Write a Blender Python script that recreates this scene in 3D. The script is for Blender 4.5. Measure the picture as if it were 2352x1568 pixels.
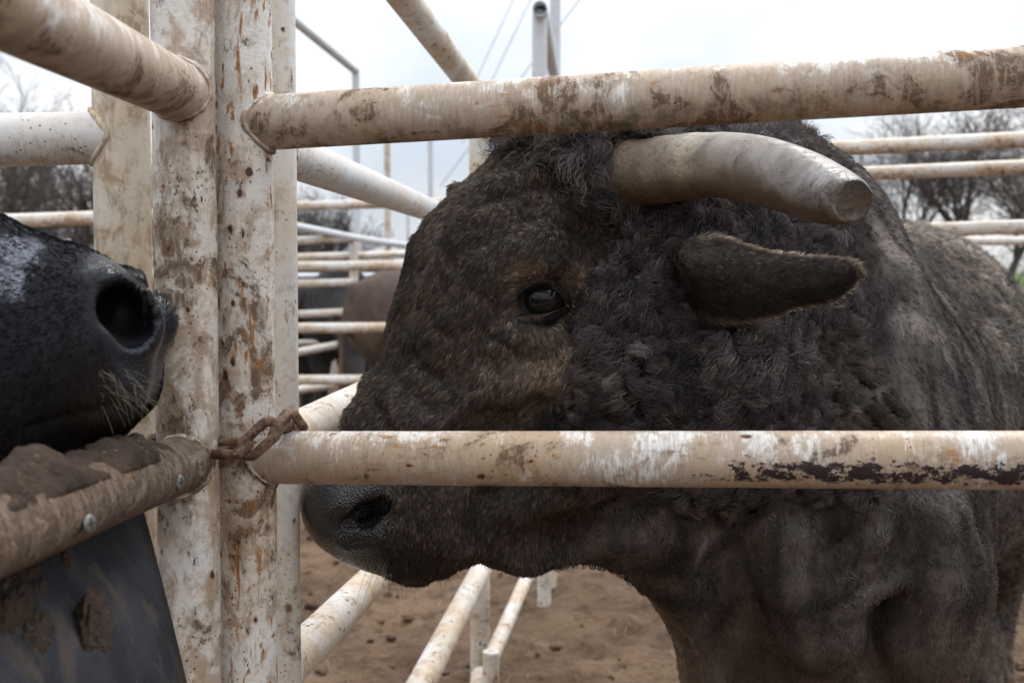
import bpy, bmesh, math, random
import numpy as np
from mathutils import Vector, Matrix, kdtree

random.seed(7)
RNG = np.random.default_rng(11)
for o in list(bpy.data.objects):
    bpy.data.objects.remove(o)
SC = bpy.context.scene
COL = SC.collection

# ---------------------------------------------------------------- camera
CAM_H, FPX, VW, VH = 1.30, 2600.0, 2352.0, 1568.0
PITCH = math.atan(164 / FPX)
cam = bpy.data.cameras.new("camera")
cam.sensor_width = 36.0
cam.lens = 36.0 * FPX / VW
cam.clip_start, cam.clip_end = 0.02, 2000
cam.dof.use_dof = True
cam.dof.focus_distance = 1.36
cam.dof.aperture_fstop = 7.0
camo = bpy.data.objects.new("camera", cam)
COL.objects.link(camo)
camo.location = (0, 0, CAM_H)
camo.rotation_euler = (math.pi / 2 - PITCH, 0, 0)
SC.camera = camo
CP, SP = math.cos(PITCH), math.sin(PITCH)


def P(px, py, d):
    """the world point seen at (px, py) of the 2352 x 1568 picture, d metres along the view axis"""
    x = (px - VW / 2) / FPX * d
    y = -(py - VH / 2) / FPX * d
    return Vector((x, d * CP + y * SP, CAM_H - d * SP + y * CP))


def V(*a):
    return Vector(a)


# ---------------------------------------------------------------- sky and sun
SUN_EL, SUN_AZ = math.radians(52), math.radians(35)     # behind the bull, right of the view axis
w = bpy.data.worlds.new("World")
SC.world = w
w.use_nodes = True
nt = w.node_tree
nt.nodes.clear()
sky = nt.nodes.new("ShaderNodeTexSky")
sky.sky_type = 'NISHITA'
sky.sun_disc = False
sky.sun_elevation = SUN_EL
sky.sun_rotation = SUN_AZ
sky.dust_density = 3.0
bg = nt.nodes.new("ShaderNodeBackground")
bg.inputs[1].default_value = 0.12
bgc = nt.nodes.new("ShaderNodeBackground")
tc = nt.nodes.new("ShaderNodeTexCoord")
mp = nt.nodes.new("ShaderNodeMapping")
mp.inputs['Scale'].default_value = (1, 1, 2.2)
n1 = nt.nodes.new("ShaderNodeTexNoise")
n1.inputs['Scale'].default_value = 2.6
n1.inputs['Detail'].default_value = 5
n1.inputs['Roughness'].default_value = 0.5
r1 = nt.nodes.new("ShaderNodeValToRGB")
r1.color_ramp.elements[0].position = 0.36
r1.color_ramp.elements[0].color = (0.60, 0.68, 0.79, 1)
r1.color_ramp.elements[1].position = 0.60
r1.color_ramp.elements[1].color = (0.96, 0.97, 0.99, 1)
mixs = nt.nodes.new("ShaderNodeMixShader")
mixs.inputs[0].default_value = 0.90
out = nt.nodes.new("ShaderNodeOutputWorld")
L = nt.links.new
L(tc.outputs['Generated'], mp.inputs[0])
L(mp.outputs[0], n1.inputs['Vector'])
L(n1.outputs['Fac'], r1.inputs[0])
L(r1.outputs[0], bgc.inputs[0])
nrm_d = nt.nodes.new("ShaderNodeVectorMath")
nrm_d.operation = 'NORMALIZE'
L(tc.outputs['Generated'], nrm_d.inputs[0])
sepz = nt.nodes.new("ShaderNodeSeparateXYZ")
L(nrm_d.outputs[0], sepz.inputs[0])
mr = nt.nodes.new("ShaderNodeMapRange")       # overcast sky: the zenith is three times as bright as the horizon
mr.inputs[1].default_value, mr.inputs[2].default_value = 0.0, 1.0
mr.inputs[3].default_value, mr.inputs[4].default_value = 0.66, 2.10
L(sepz.outputs[2], mr.inputs[0])
L(mr.outputs[0], bgc.inputs[1])
L(sky.outputs[0], bg.inputs[0])
L(bg.outputs[0], mixs.inputs[1])
L(bgc.outputs[0], mixs.inputs[2])
L(mixs.outputs[0], out.inputs[0])

sun = bpy.data.lights.new("sun", 'SUN')
sun.energy = 1.3
sun.angle = math.radians(25)
sun.color = (1.0, 0.96, 0.9)
suno = bpy.data.objects.new("sun", sun)
COL.objects.link(suno)
sd = Vector((math.sin(SUN_AZ) * math.cos(SUN_EL), math.cos(SUN_AZ) * math.cos(SUN_EL), math.sin(SUN_EL)))
suno.rotation_euler = (-sd).to_track_quat('-Z', 'Y').to_euler()
suno.location = sd * 30
SC.view_settings.view_transform = 'Standard'
SC.view_settings.look = 'None'
SC.view_settings.exposure = 0.48
SC.view_settings.gamma = 1.0
SC.cycles.max_bounces = 6
SC.cycles.diffuse_bounces = 3
SC.cycles.glossy_bounces = 3
SC.cycles.transmission_bounces = 4
SC.cycles.transparent_max_bounces = 6
SC.cycles.use_denoising = True
SC.cycles_curves.shape = 'RIBBONS'
SC.cycles_curves.subdivisions = 2


# ---------------------------------------------------------------- objects
def empty(name, loc=(0, 0, 0), label=None, cat=None, group=None):
    o = bpy.data.objects.new(name, None)
    o.empty_display_size = 0.1
    COL.objects.link(o)
    o.location = loc
    tag(o, label, cat, group)
    return o


def tag(o, label=None, cat=None, group=None, kind=None):
    if label: o['label'] = label
    if cat: o['category'] = cat
    if group: o['group'] = group
    if kind: o['kind'] = kind
    return o


def link(name, me, m=None, parent=None):
    o = bpy.data.objects.new(name, me)
    COL.objects.link(o)
    if m is not None and not me.materials:
        me.materials.append(m)
    if parent is not None:
        o.parent = parent
        o.matrix_parent_inverse = Matrix.Translation(-parent.location)
    return o


def mesh_np(name, verts, faces, smooth=True):
    """verts (N,3); faces: (M,4) or (M,3) array, or list of tuples"""
    me = bpy.data.meshes.new(name)
    if isinstance(faces, np.ndarray):
        k = faces.shape[1]
        me.vertices.add(len(verts))
        me.vertices.foreach_set("co", np.asarray(verts, np.float32).ravel())
        me.loops.add(faces.size)
        me.loops.foreach_set("vertex_index", faces.astype(np.int32).ravel())
        me.polygons.add(len(faces))
        me.polygons.foreach_set("loop_start", np.arange(0, faces.size, k, dtype=np.int32))
        me.polygons.foreach_set("loop_total", np.full(len(faces), k, np.int32))
        me.update(calc_edges=True)
    else:
        me.from_pydata([tuple(v) for v in verts], [], faces)
    if smooth:
        me.polygons.foreach_set("use_smooth", np.ones(len(me.polygons), bool))
    me.update()
    return me


# ---------------------------------------------------------------- material helper
class Mat:
    def __init__(s, name):
        s.m = bpy.data.materials.new(name)
        s.m.use_nodes = True
        s.t = s.m.node_tree
        s.t.nodes.clear()
        s.out = s.n("ShaderNodeOutputMaterial")

    def n(s, kind, **kw):
        nd = s.t.nodes.new(kind)
        for k, v in kw.items():
            setattr(nd, k, v)
        return nd

    def set(s, sock, v):
        if isinstance(v, bpy.types.NodeSocket):
            s.t.links.new(v, sock)
        elif isinstance(v, tuple) and len(v) == 3 and sock.type == 'RGBA':
            sock.default_value = (*v, 1)
        else:
            sock.default_value = v

    def obj(s):
        return s.n("ShaderNodeTexCoord").outputs['Object']

    def map(s, vec, loc=(0, 0, 0), scale=(1, 1, 1), rot=(0, 0, 0)):
        nd = s.n("ShaderNodeMapping")
        s.set(nd.inputs[0], vec)
        nd.inputs['Location'].default_value = loc
        nd.inputs['Rotation'].default_value = rot
        nd.inputs['Scale'].default_value = scale
        return nd.outputs[0]

    def noise(s, vec, scale, detail=4, rough=0.55, dist=0.0):
        nd = s.n("ShaderNodeTexNoise")
        s.set(nd.inputs['Vector'], vec)
        nd.inputs['Scale'].default_value = scale
        nd.inputs['Detail'].default_value = detail
        nd.inputs['Roughness'].default_value = rough
        nd.inputs['Distortion'].default_value = dist
        return nd.outputs['Fac']

    def voro(s, vec, scale, out='Distance', feature='F1'):
        nd = s.n("ShaderNodeTexVoronoi", feature=feature)
        s.set(nd.inputs['Vector'], vec)
        nd.inputs['Scale'].default_value = scale
        return nd.outputs[out]

    def math(s, op, a, b=0.0, c=0.0, clamp=False):
        nd = s.n("ShaderNodeMath", operation=op, use_clamp=clamp)
        s.set(nd.inputs[0], a)
        s.set(nd.inputs[1], b)
        s.set(nd.inputs[2], c)
        return nd.outputs[0]

    def step(s, v, a, b, lo=0.0, hi=1.0):
        nd = s.n("ShaderNodeMapRange", interpolation_type='SMOOTHSTEP')
        s.set(nd.inputs[0], v)
        s.set(nd.inputs[1], a)
        s.set(nd.inputs[2], b)
        nd.inputs[3].default_value = lo
        nd.inputs[4].default_value = hi
        return nd.outputs[0]

    def mix(s, f, a, b, kind='MIX'):
        nd = s.n("ShaderNodeMix", data_type='RGBA', blend_type=kind)
        s.set(nd.inputs[0], f)
        s.set(nd.inputs[6], a)
        s.set(nd.inputs[7], b)
        return nd.outputs[2]

    def sep(s, vec):
        nd = s.n("ShaderNodeSeparateXYZ")
        s.set(nd.inputs[0], vec)
        return nd.outputs

    def bump(s, h, strength=0.5, dist=0.002, normal=None):
        nd = s.n("ShaderNodeBump")
        nd.inputs['Strength'].default_value = strength
        nd.inputs['Distance'].default_value = dist
        s.set(nd.inputs['Height'], h)
        if normal is not None:
            s.set(nd.inputs['Normal'], normal)
        return nd.outputs[0]

    def bsdf(s, color, rough=0.6, normal=None, spec=0.4, **kw):
        b = s.n("ShaderNodeBsdfPrincipled")
        s.set(b.inputs['Base Color'], color)
        s.set(b.inputs['Roughness'], rough)
        s.set(b.inputs['Specular IOR Level'], spec)
        if normal is not None:
            s.set(b.inputs['Normal'], normal)
        for k, v in kw.items():
            s.set(b.inputs[k], v)
        s.t.links.new(b.outputs[0], s.out.inputs[0])
        return s.m


PIPE_MATS = {}


def pipe_mat(name, seed=0.0, mud=0.35, veil=0.35, rust=0.3, chip=0.0, chip_z=(0.0, 99.0), cream=0.35, thick=0.0,
             spots=0.25, white=(0.68, 0.655, 0.615), algae=0.0, flake=0.0, mud_z=None, under=0.0, streak=1.0, dark=1.0):
    """white pipe paint under mud, rust, chips; textures live in the pipe's own space (z along the pipe)"""
    if name in PIPE_MATS: return PIPE_MATS[name]
    M = Mat(name)
    o = M.obj()
    q = M.map(o, (seed * 3.7, seed * 1.9, seed * 5.3))
    x, y, z = M.sep(o)
    nrm = M.sep(M.n("ShaderNodeNewGeometry").outputs['Normal'])

    def up(v, k): return M.math('SUBTRACT', v, M.math('MULTIPLY', nrm[2], k)) if k else v

    lo = M.noise(q, 6, 4, 0.6)
    med = M.noise(q, 26, 8, 0.66, 0.6)
    fine = M.noise(q, 85, 6, 0.72, 0.4)
    brush = M.noise(M.map(q, (0, 0, 0), (26, 26, 120 * streak), (0.45, 0.30, 0.2)), 1.6, 6, 0.68, 1.2)
    # paint: yellowed in places, finely stained
    col = M.mix(M.step(M.math('ADD', M.math('MULTIPLY', lo, 0.7), M.math('MULTIPLY', med, 0.3)), 0.40, 0.60, 0, cream), white, (0.60, 0.44, 0.26))
    col = M.mix(M.step(fine, 0.46, 0.72, 0, 0.40), col, (0.34, 0.275, 0.215))
    # tan film of dried mud, wiped round the pipe, ragged at its edge
    ve = M.math('ADD', M.math('MULTIPLY', med, 0.50), M.math('MULTIPLY', lo, 0.32))
    ve = up(M.math('ADD', ve, M.math('MULTIPLY', brush, 0.18)), under)
    v0 = 0.66 - 0.36 * veil
    film = M.mix(brush, (0.205 * dark, 0.128 * dark, 0.074 * dark), (0.39 * dark, 0.268 * dark, 0.168 * dark))
    col = M.mix(M.step(ve, v0, v0 + 0.06, 0, 0.58), col, film)
    col = M.mix(M.math('MULTIPLY', M.step(ve, v0 - 0.07, v0 + 0.02, 0, 0.55), M.step(brush, 0.42, 0.62)), col, film)
    # thicker brown mud with broken edges
    md = M.math('ADD', M.math('MULTIPLY', M.noise(M.map(q, (7, 3, 1), (1, 1, 0.75)), 15, 9, 0.66, 1.0), 0.70), M.math('MULTIPLY', lo, 0.20))
    md = up(M.math('ADD', md, M.math('MULTIPLY', fine, 0.10)), under * 0.6)
    if mud_z:
        zz = M.math('MULTIPLY', M.step(z, mud_z[0], mud_z[0] + mud_z[2]), M.step(z, mud_z[1] - mud_z[2], mud_z[1], 1, 0))
        md = M.math('ADD', md, M.math('MULTIPLY', zz, mud_z[3]))
    m0 = 0.68 - 0.27 * mud
    mudf = M.math('MAXIMUM', M.step(md, m0, m0 + 0.018), M.step(md, m0 - 0.05, m0 + 0.02, 0, 0.45))
    brk = M.math('MULTIPLY', M.step(brush, 0.36, 0.52, 0.30, 1.0), M.step(fine, 0.36, 0.52, 0.45, 1.0))
    mcol = M.mix(M.noise(q, 120, 5, 0.7), (0.072 * dark, 0.043 * dark, 0.027 * dark), (0.195 * dark, 0.122 * dark, 0.072 * dark))
    col = M.mix(M.math('MULTIPLY', M.math('MULTIPLY', mudf, brk), 0.95), col, mcol)
    if algae:
        al = M.math('MULTIPLY', M.step(M.noise(q, 26, 6, 0.65), 0.48, 0.68), M.step(nrm[2], 0.15, -0.7))
        col = M.mix(M.math('MULTIPLY', al, algae), col, (0.075, 0.085, 0.045))
    # rust: short runs, pin-holes with an orange halo
    rq = M.map(q, (2, 0, 0), (1, 1, 0.30))
    zone = M.step(M.noise(q, 9, 3), 0.62 - 0.26 * rust, 0.72 - 0.22 * rust)
    run = M.math('MAXIMUM', M.noise(rq, 120, 4, 0.65), M.math('SUBTRACT', M.noise(M.map(q, (3, 8, 0), (1, 1, 0.10)), 95, 5, 0.7), 0.02))
    rs = M.math('MULTIPLY', M.step(run, 0.575, 0.64), zone)
    col = M.mix(M.math('MULTIPLY', rs, min(0.95, 0.5 + rust)), col, M.mix(M.step(run, 0.64, 0.72), (0.33, 0.135, 0.028), (0.11, 0.035, 0.014)))
    vd = M.math('ADD', M.voro(M.map(q, (0, 0, 0), (1, 1, 0.7)), 46), M.math('MULTIPLY', M.noise(q, 130, 3), 0.30))
    pick = M.step(M.noise(q, 33, 2), 0.66 - 0.26 * spots, 0.70 - 0.26 * spots)
    col = M.mix(M.math('MULTIPLY', M.step(vd, 0.42, 0.28, 0, 0.6), pick), col, (0.28, 0.12, 0.04))
    sp = M.math('MULTIPLY', M.step(vd, 0.305, 0.275), pick)
    col = M.mix(sp, col, M.mix(M.noise(q, 30, 1), (0.030, 0.014, 0.018), (0.10, 0.036, 0.018)))
    vd2 = M.math('ADD', M.voro(M.map(q, (4, 4, 4)), 130), M.math('MULTIPLY', fine, 0.35))
    sp2 = M.math('MULTIPLY', M.step(vd2, 0.36, 0.30), M.step(lo, 0.60 - 0.25 * spots, 0.66 - 0.25 * spots))
    col = M.mix(M.math('MULTIPLY', sp2, 0.8), col, (0.085, 0.042, 0.024))
    chf = None
    if chip or flake:
        cq = M.map(q, (5, 1, 2), (1, 1, 0.50))
        cn = M.math('ADD', M.math('MULTIPLY', M.noise(M.map(q, (5, 1, 2), (1, 1, 0.65)), 75, 9, 0.78, 0.2), 1.0), M.math('MULTIPLY', M.noise(cq, 15, 3), 0.12))
        if chip:
            wz = M.math('MULTIPLY', M.step(z, chip_z[0], chip_z[0] + 0.35), M.step(z, chip_z[1] - 0.15, chip_z[1], 1, 0))
            ang = M.step(M.math('ABSOLUTE', M.math('ADD', nrm[2], 0.30)), 0.15, 0.60, 1, 0)
            cn = M.math('ADD', cn, M.math('SUBTRACT', M.math('MULTIPLY', M.math('MULTIPLY', wz, ang), 0.215 * chip), 0.135))
        else:
            cn = M.math('SUBTRACT', cn, 0.105 - 0.02 * flake)
        chf = M.step(cn, 0.588, 0.598)
        col = M.mix(chf, col, M.mix(M.noise(q, 200, 2), (0.016, 0.011, 0.017), (0.045, 0.026, 0.026)))
    h = M.math('ADD', M.math('MULTIPLY', fine, 0.6), M.math('MULTIPLY', mudf, 1.0))
    h = M.math('ADD', h, M.math('MULTIPLY', med, 1.0))
    if flake: h = M.math('ADD', h, M.math('MULTIPLY', M.noise(q, 150, 4, 0.7), 1.8 * flake))
    if chf is not None: h = M.math('SUBTRACT', h, M.math('MULTIPLY', chf, 0.9))
    nb = M.bump(h, 0.6, 0.0012 + 0.002 * thick)
    PIPE_MATS[name] = M.bsdf(col, M.math('ADD', M.math('MULTIPLY', mudf, 0.35), 0.46), nb, 0.35)
    return PIPE_MATS[name]


# ---------------------------------------------------------------- pipes
def pipe(name, a, b, r, m, parent=None, seg=40, flare=(0, 0), open_end=False, wob=0.0, bow=None, r2=None):
    """one round pipe from a to b as its own mesh; local z runs from a to b; flared ends are weld fillets"""
    a, b = Vector(a), Vector(b)
    ax = b - a
    ln = ax.length
    r2 = r if r2 is None else r2
    zs = [0.0]
    for s0 in (0.006, 0.012, 0.020, 0.032): zs.append(s0 if s0 < ln * 0.4 else None)
    zs = [s for s in zs if s is not None]
    n = max(3, int(ln / 0.06))
    zs += list(np.linspace(zs[-1] + 0.02, ln - zs[-1] - 0.02, n)) + [ln - s for s in reversed(zs)]
    ph = random.random() * 9
    vs, fs = [], []
    for s in zs:
        rr = r + (r2 - r) * s / ln
        for k in range(seg):
            t = 2 * math.pi * k / seg
            q = rr
            for fl, dd in ((flare[0], s), (flare[1], ln - s)):
                if fl: q += fl * math.exp(-dd / 0.010) * (0.8 + 0.28 * math.sin(7 * t + ph) + 0.2 * math.sin(17 * t + ph * 2))
            q += wob * (math.sin(3 * t + s * 9 + ph) + math.sin(2 * t - s * 21))
            off = bow * math.sin(math.pi * s / ln) if bow else 0
            vs.append((q * math.cos(t), q * math.sin(t) + off, s))
    m_ = len(zs)
    for i in range(m_ - 1):
        for k in range(seg):
            k2 = (k + 1) % seg
            fs.append((i * seg + k, i * seg + k2, (i + 1) * seg + k2, (i + 1) * seg + k))
    if open_end:      # a wall 4 mm thick and a dark bore seen into
        base = len(vs)
        for s, q in ((0, 0.86), (min(0.5, ln * 0.6), 0.86)):
            for k in range(seg):
                t = 2 * math.pi * k / seg
                vs.append((q * r * math.cos(t), q * r * math.sin(t), s))
        for k in range(seg):
            k2 = (k + 1) % seg
            fs.append((k2, k, base + k, base + k2))
            fs.append((base + k2, base + k, base + seg + k, base + seg + k2))
        fs.append(tuple(base + seg + k for k in range(seg)))
    else:
        fs.append(tuple(range(seg - 1, -1, -1)))
    fs.append(tuple((m_ - 1) * seg + k for k in range(seg)))
    me = bpy.data.meshes.new(name)
    me.from_pydata(vs, [], fs)
    me.polygons.foreach_set("use_smooth", [len(p.vertices) == 4 for p in me.polygons])
    me.update()
    o = bpy.data.objects.new(name, me)
    COL.objects.link(o)
    me.materials.append(m)
    rot = ax.to_track_quat('Z', 'Y').to_matrix().to_4x4()
    o.matrix_world = Matrix.Translation(a) @ rot
    if parent is not None:
        o.parent = parent
        o.matrix_parent_inverse = Matrix.Translation(-parent.location)
    return o


def pz(px, py, d, z):
    """point on the view ray's vertical plane at depth d with world height z"""
    p = P(px, py, d)
    return Vector((p.x, p.y, z))


# ---------------------------------------------------------------- noise for geometry
def hash3(i, j, k, s):
    h = (i * 374761393 + j * 668265263 + k * 2147483647 + s * 974634599) & 0xFFFFFFFF
    h = ((h ^ (h >> 13)) * 1274126177) & 0xFFFFFFFF
    h = h ^ (h >> 16)
    return (h & 0xFFFF).astype(np.float32) / 65535.0


def vnoise(p, scale, seed=0):
    """smooth value noise in 0..1 at points p (N,3)"""
    q = np.asarray(p, np.float64) * scale + 1000.0
    f = np.floor(q)
    i = f.astype(np.int64)
    t = (q - f)
    t = t * t * t * (t * (t * 6 - 15) + 10)
    r = 0
    for a in (0, 1):
        for b in (0, 1):
            for c in (0, 1):
                wgt = (t[:, 0] if a else 1 - t[:, 0]) * (t[:, 1] if b else 1 - t[:, 1]) * (t[:, 2] if c else 1 - t[:, 2])
                r = r + wgt * hash3(i[:, 0] + a, i[:, 1] + b, i[:, 2] + c, seed)
    return r


def fbm(p, scale, octv=4, seed=0, gain=0.5):
    r, a, n = 0, 1.0, 0
    for k in range(octv):
        r = r + a * vnoise(p, scale * 2 ** k, seed + k)
        n += a
        a *= gain
    return r / n


# ---------------------------------------------------------------- ground
def axis_steps(lo, hi, step, far):
    a = list(np.arange(lo, hi, step))
    s, x = step, hi
    up = []
    while x < far:
        up.append(x); s *= 1.18; x += s
    s, x = step, lo - step
    dn = []
    while x > -far:
        dn.append(x); s *= 1.18; x -= s
    return np.array(dn[::-1] + a + up + [far])


gx, gy = axis_steps(-1.3, 3.0, 0.02, 600), axis_steps(2.4, 7.5, 0.02, 600)
X, Y = np.meshgrid(gx, gy)
pts = np.stack([X.ravel(), Y.ravel(), np.zeros(X.size)], 1)
near = np.exp(-np.maximum(0, np.hypot(pts[:, 0], pts[:, 1] - 4) - 9) / 6)
hz = (fbm(pts, 2.2, 3, 3) - 0.5) * 0.09 + (fbm(pts, 7, 4, 9) - 0.5) * 0.085
cl = np.clip(fbm(pts, 21, 3, 31) - 0.55, 0, 1)
hz += cl * 0.05
pts[:, 2] = hz * near
ny, nx = X.shape
idx = np.arange(nx * ny).reshape(ny, nx)
quads = np.stack([idx[:-1, :-1], idx[:-1, 1:], idx[1:, 1:], idx[1:, :-1]], -1).reshape(-1, 4)
M = Mat("mud_ground")
o_ = M.obj()
c_ = M.mix(M.step(M.noise(o_, 1.6, 5), 0.40, 0.62), (0.125, 0.076, 0.046), (0.210, 0.135, 0.084))
c_ = M.mix(M.step(M.noise(o_, 9, 8, 0.68), 0.46, 0.64, 0, 0.8), c_, (0.085, 0.052, 0.034))
c_ = M.mix(M.step(M.noise(M.map(o_, (9, 0, 0)), 3.2, 8, 0.7), 0.54, 0.64, 0, 0.5), c_, (0.22, 0.15, 0.098))
c_ = M.mix(M.step(M.noise(o_, 42, 5, 0.7), 0.56, 0.72, 0, 0.7), c_, (0.26, 0.18, 0.12))
hh = M.math('ADD', M.noise(o_, 18, 6, 0.6), M.math('MULTIPLY', M.noise(o_, 90, 4, 0.6), 0.35))
mud_ground = M.bsdf(c_, 0.85, M.bump(hh, 0.9, 0.05), 0.2)
g_ = link("ground", mesh_np("ground", pts, quads), mud_ground)
tag(g_, kind='structure')

M = Mat("pasture")
o_ = M.obj()
c_ = M.mix(M.noise(o_, 0.5, 6, 0.65), (0.055, 0.085, 0.022), (0.10, 0.145, 0.04))
pasture = M.bsdf(c_, 0.9, M.bump(M.noise(o_, 6, 6, 0.7), 0.6, 0.2), 0.15)
vs = [(-600, 40, 0.004), (600, 40, 0.004), (600, 598, 0.004), (-600, 598, 0.004)]
tag(link("pasture", mesh_np("pasture", vs, [(0, 1, 2, 3)]), pasture), kind='structure')

# ---------------------------------------------------------------- near pipes: gate, side panel, partition
m_top = pipe_mat("paint_wiped_mud", 1, mud=0.58, veil=0.72, rust=0.30, cream=0.5, algae=0.7, under=0.06, spots=0.3)
m_low = pipe_mat("paint_chipped", 2, mud=0.42, veil=0.68, rust=0.35, cream=0.9, chip=1.0, chip_z=(0.30, 1.6), spots=0.45, under=0.03)
m_postA = pipe_mat("paint_post_mud", 3, mud=0.50, veil=0.50, rust=0.45, cream=0.45, spots=0.5, flake=0.9, streak=0.10)
m_postB = pipe_mat("paint_post_rusty", 4, mud=0.50, veil=0.42, rust=1.15, cream=0.50, spots=0.8, flake=1.1, streak=0.10)
m_postC = pipe_mat("paint_post_pale", 5, mud=0.40, veil=0.26, rust=0.4, cream=0.5, spots=0.45, streak=0.08)
m_postD = pipe_mat("paint_cream", 6, mud=0.12, veil=0.45, rust=0.35, cream=0.95, spots=0.30, streak=0.08, white=(0.70, 0.62, 0.50))
m_left = pipe_mat("paint_brushed_mud", 7, mud=0.36, veil=0.66, rust=0.2, cream=0.7, algae=0.4, under=0.06, spots=0.15)
m_white = pipe_mat("paint_clean", 8, mud=0.14, veil=0.14, rust=0.25, cream=0.3, spots=0.35, under=0.05, white=(0.70, 0.70, 0.70))
m_whsplat = pipe_mat("paint_splattered", 9, mud=0.30, veil=0.24, rust=0.35, cream=0.75, spots=0.9, white=(0.70, 0.685, 0.66))
m_muddy = pipe_mat("paint_caked", 10, mud=1.0, veil=0.80, rust=0.2, cream=0.4, thick=0.6, spots=0.5, flake=1.3, white=(0.30, 0.265, 0.24), dark=0.55)
m_far = pipe_mat("paint_far", 11, mud=0.20, veil=0.35, rust=0.5, cream=0.6, under=0.06)
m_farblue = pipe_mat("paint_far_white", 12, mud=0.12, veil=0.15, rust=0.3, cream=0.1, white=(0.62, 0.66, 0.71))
m_bed = pipe_mat("paint_far_rust", 13, mud=0.25, veil=0.34, rust=0.8, cream=0.6, under=0.08)


def ray_y(px, py, y):
    return y / (CP - SP * (py - VH / 2) / FPX)


def vert_line(px0, py0, px1, py1, d):
    """a nearly plumb line through two picture points at one distance: returns f(z)"""
    a = P(px0, py0, d)
    b = P(px1, py1, ray_y(px1, py1, a.y))
    return lambda z: a + (b - a) * ((z - a.z) / (b.z - a.z))


def weld(parent, c, rail_dir, post_dir, r, R, m, size=0.004):
    """a lumpy bead along the saddle where a rail meets a post whose axis passes through c"""
    rd = Vector(rail_dir).normalized()
    pd = Vector(post_dir).normalized()
    rd = (rd - pd * rd.dot(pd)).normalized()
    lat = pd.cross(rd)
    N, K = 72, 10
    ph = random.random() * 9
    size *= 0.48
    cen = []
    for i in range(N):
        t = 2 * math.pi * i / N
        u, v = r * 1.0 * math.cos(t), r * 1.02 * math.sin(t)
        cen.append(c + rd * (math.sqrt(max(0, R * R - min(abs(u), R * 0.999) ** 2)) + 0.001) + lat * u + pd * v)
    vs, fs = [], []
    for i in range(N):
        tg = (cen[(i + 1) % N] - cen[i - 1]).normalized()
        a = tg.orthogonal().normalized() if i == 0 else (a_ - tg * a_.dot(tg)).normalized()
        a_ = a
        b = tg.cross(a)
        q = size * (1 + 0.13 * math.sin(i * 1.15 + ph) + 0.16 * math.sin(i * 0.37 + ph * 2) + random.uniform(-.05, .05))
        for k in range(K):
            th = 2 * math.pi * k / K
            vs.append(cen[i] + a * (q * math.cos(th)) + b * (q * math.sin(th)))
    for i in range(N):
        for k in range(K):
            fs.append((i * K + k, i * K + (k + 1) % K, ((i + 1) % N) * K + (k + 1) % K, ((i + 1) % N) * K + k))
    return link("weld_bead", mesh_np("weld_bead", vs, fs), m, parent)


# gate on the right: two rails welded to a rusty post
gp = vert_line(555, 0, 572, 1568, 1.205)
gate = empty("pipe_gate", gp(0.03), "white pipe gate with two muddy rails before the bull, lower rail chipped black", "gate")
pipe("post", gp(0.03), gp(1.9), 0.0315, m_postB, gate, wob=0.0002)
rail_r = 0.0290
ja, jb = gp(P(556, 283, 1.205).z), gp(P(564, 1061, 1.205).z)
ea, eb = P(2700, 155, 1.045), P(2700, 1058, 1.07)
pipe("rail", ja, ea, rail_r, m_top, gate)
pipe("rail", jb, eb, rail_r * 0.985, m_low, gate)
pdir = gp(1.5) - gp(0.5)
weld(gate, ja, ea - ja, pdir, rail_r, 0.0315, m_top, 0.0062)
weld(gate, jb, eb - jb, pdir, rail_r * 0.985, 0.0315, m_low, 0.0062)
pe_ = (ea + eb) / 2
pipe("post", V(eb.x + 0.02, eb.y, 0.03), V(ea.x + 0.02, ea.y, 1.9), 0.0315, m_postB, gate)

# side panel on the left: runs past the camera
lp = vert_line(419, 0, 438, 1568, 1.155)
panel = empty("side_panel", lp(0.03), "muddy pipe panel running toward the viewer, its lower rail caked in brown mud", "fence panel")
pipe("post", lp(0.03), lp(1.9), 0.0318, m_postA, panel, wob=0.0002)
ka, kb = lp(P(420, 213, 1.155).z), lp(P(430, 1070, 1.155).z)
k1 = P(90, 50, 0.785)
k2 = P(40, 1204, 0.79)
fa, fb = ka + (k1 - ka) * 4.3, kb + (k2 - kb) * 4.3
pipe("rail", ka, fa, 0.0295, m_left, panel)
pipe("rail", kb, fb, 0.0295, m_muddy, panel)
pd2 = lp(1.5) - lp(0.5)
weld(panel, ka, fa - ka, pd2, 0.0295, 0.0318, m_left, 0.0065)
weld(panel, kb, fb - kb, pd2, 0.0295, 0.0318, m_postA, 0.0065)
pipe("post", V(fa.x, fa.y, 0.03), V(fa.x, fa.y, 1.9), 0.0318, m_postA, panel)

# partition behind the gate post: runs away from the camera beside the bull
rp = vert_line(619, 0, 635, 1568, 1.42)
part = empty("pen_partition", rp(0.03), "white pipe partition leading away behind the bull's face, rails speckled with mud", "fence")
pipe("post", rp(0.03), rp(1.95), 0.0318, m_postC, part)
for a, b, r, m in (
        (rp(P(650, 345, 1.45).z), P(1000, 487, 3.0), 0.0295, m_white),
        (rp(P(650, 1030, 1.42).z), P(920, 868, 2.4), 0.0295, m_whsplat),
        (rp(P(640, 1590, 1.42).z), P(862, 1325, 2.15), 0.0295, m_whsplat)):
    e = a + (b - a) * (2.02 / (b.y - a.y))
    pipe("rail", a, e, r, m, part)
    weld(part, a, e - a, V(0, 0, 1), r, 0.0318, m, 0.005)
q1, q2 = P(931, 0, 2.1), P(1187, 342, 3.9)
pipe("rail", q1 - (q2 - q1) * 0.35, q2 + (q2 - q1) * 0.06, 0.0290, m_whsplat, part)
q1, q2 = P(965, 1575, 2.33), P(1108, 1302, 3.3)
pipe("rail", q1 - (q2 - q1) * 0.95, q2 + (q2 - q1) * 0.06, 0.0295, m_whsplat, part)
fp = vert_line(1100, 300, 1103, 1568, 3.40)
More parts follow.
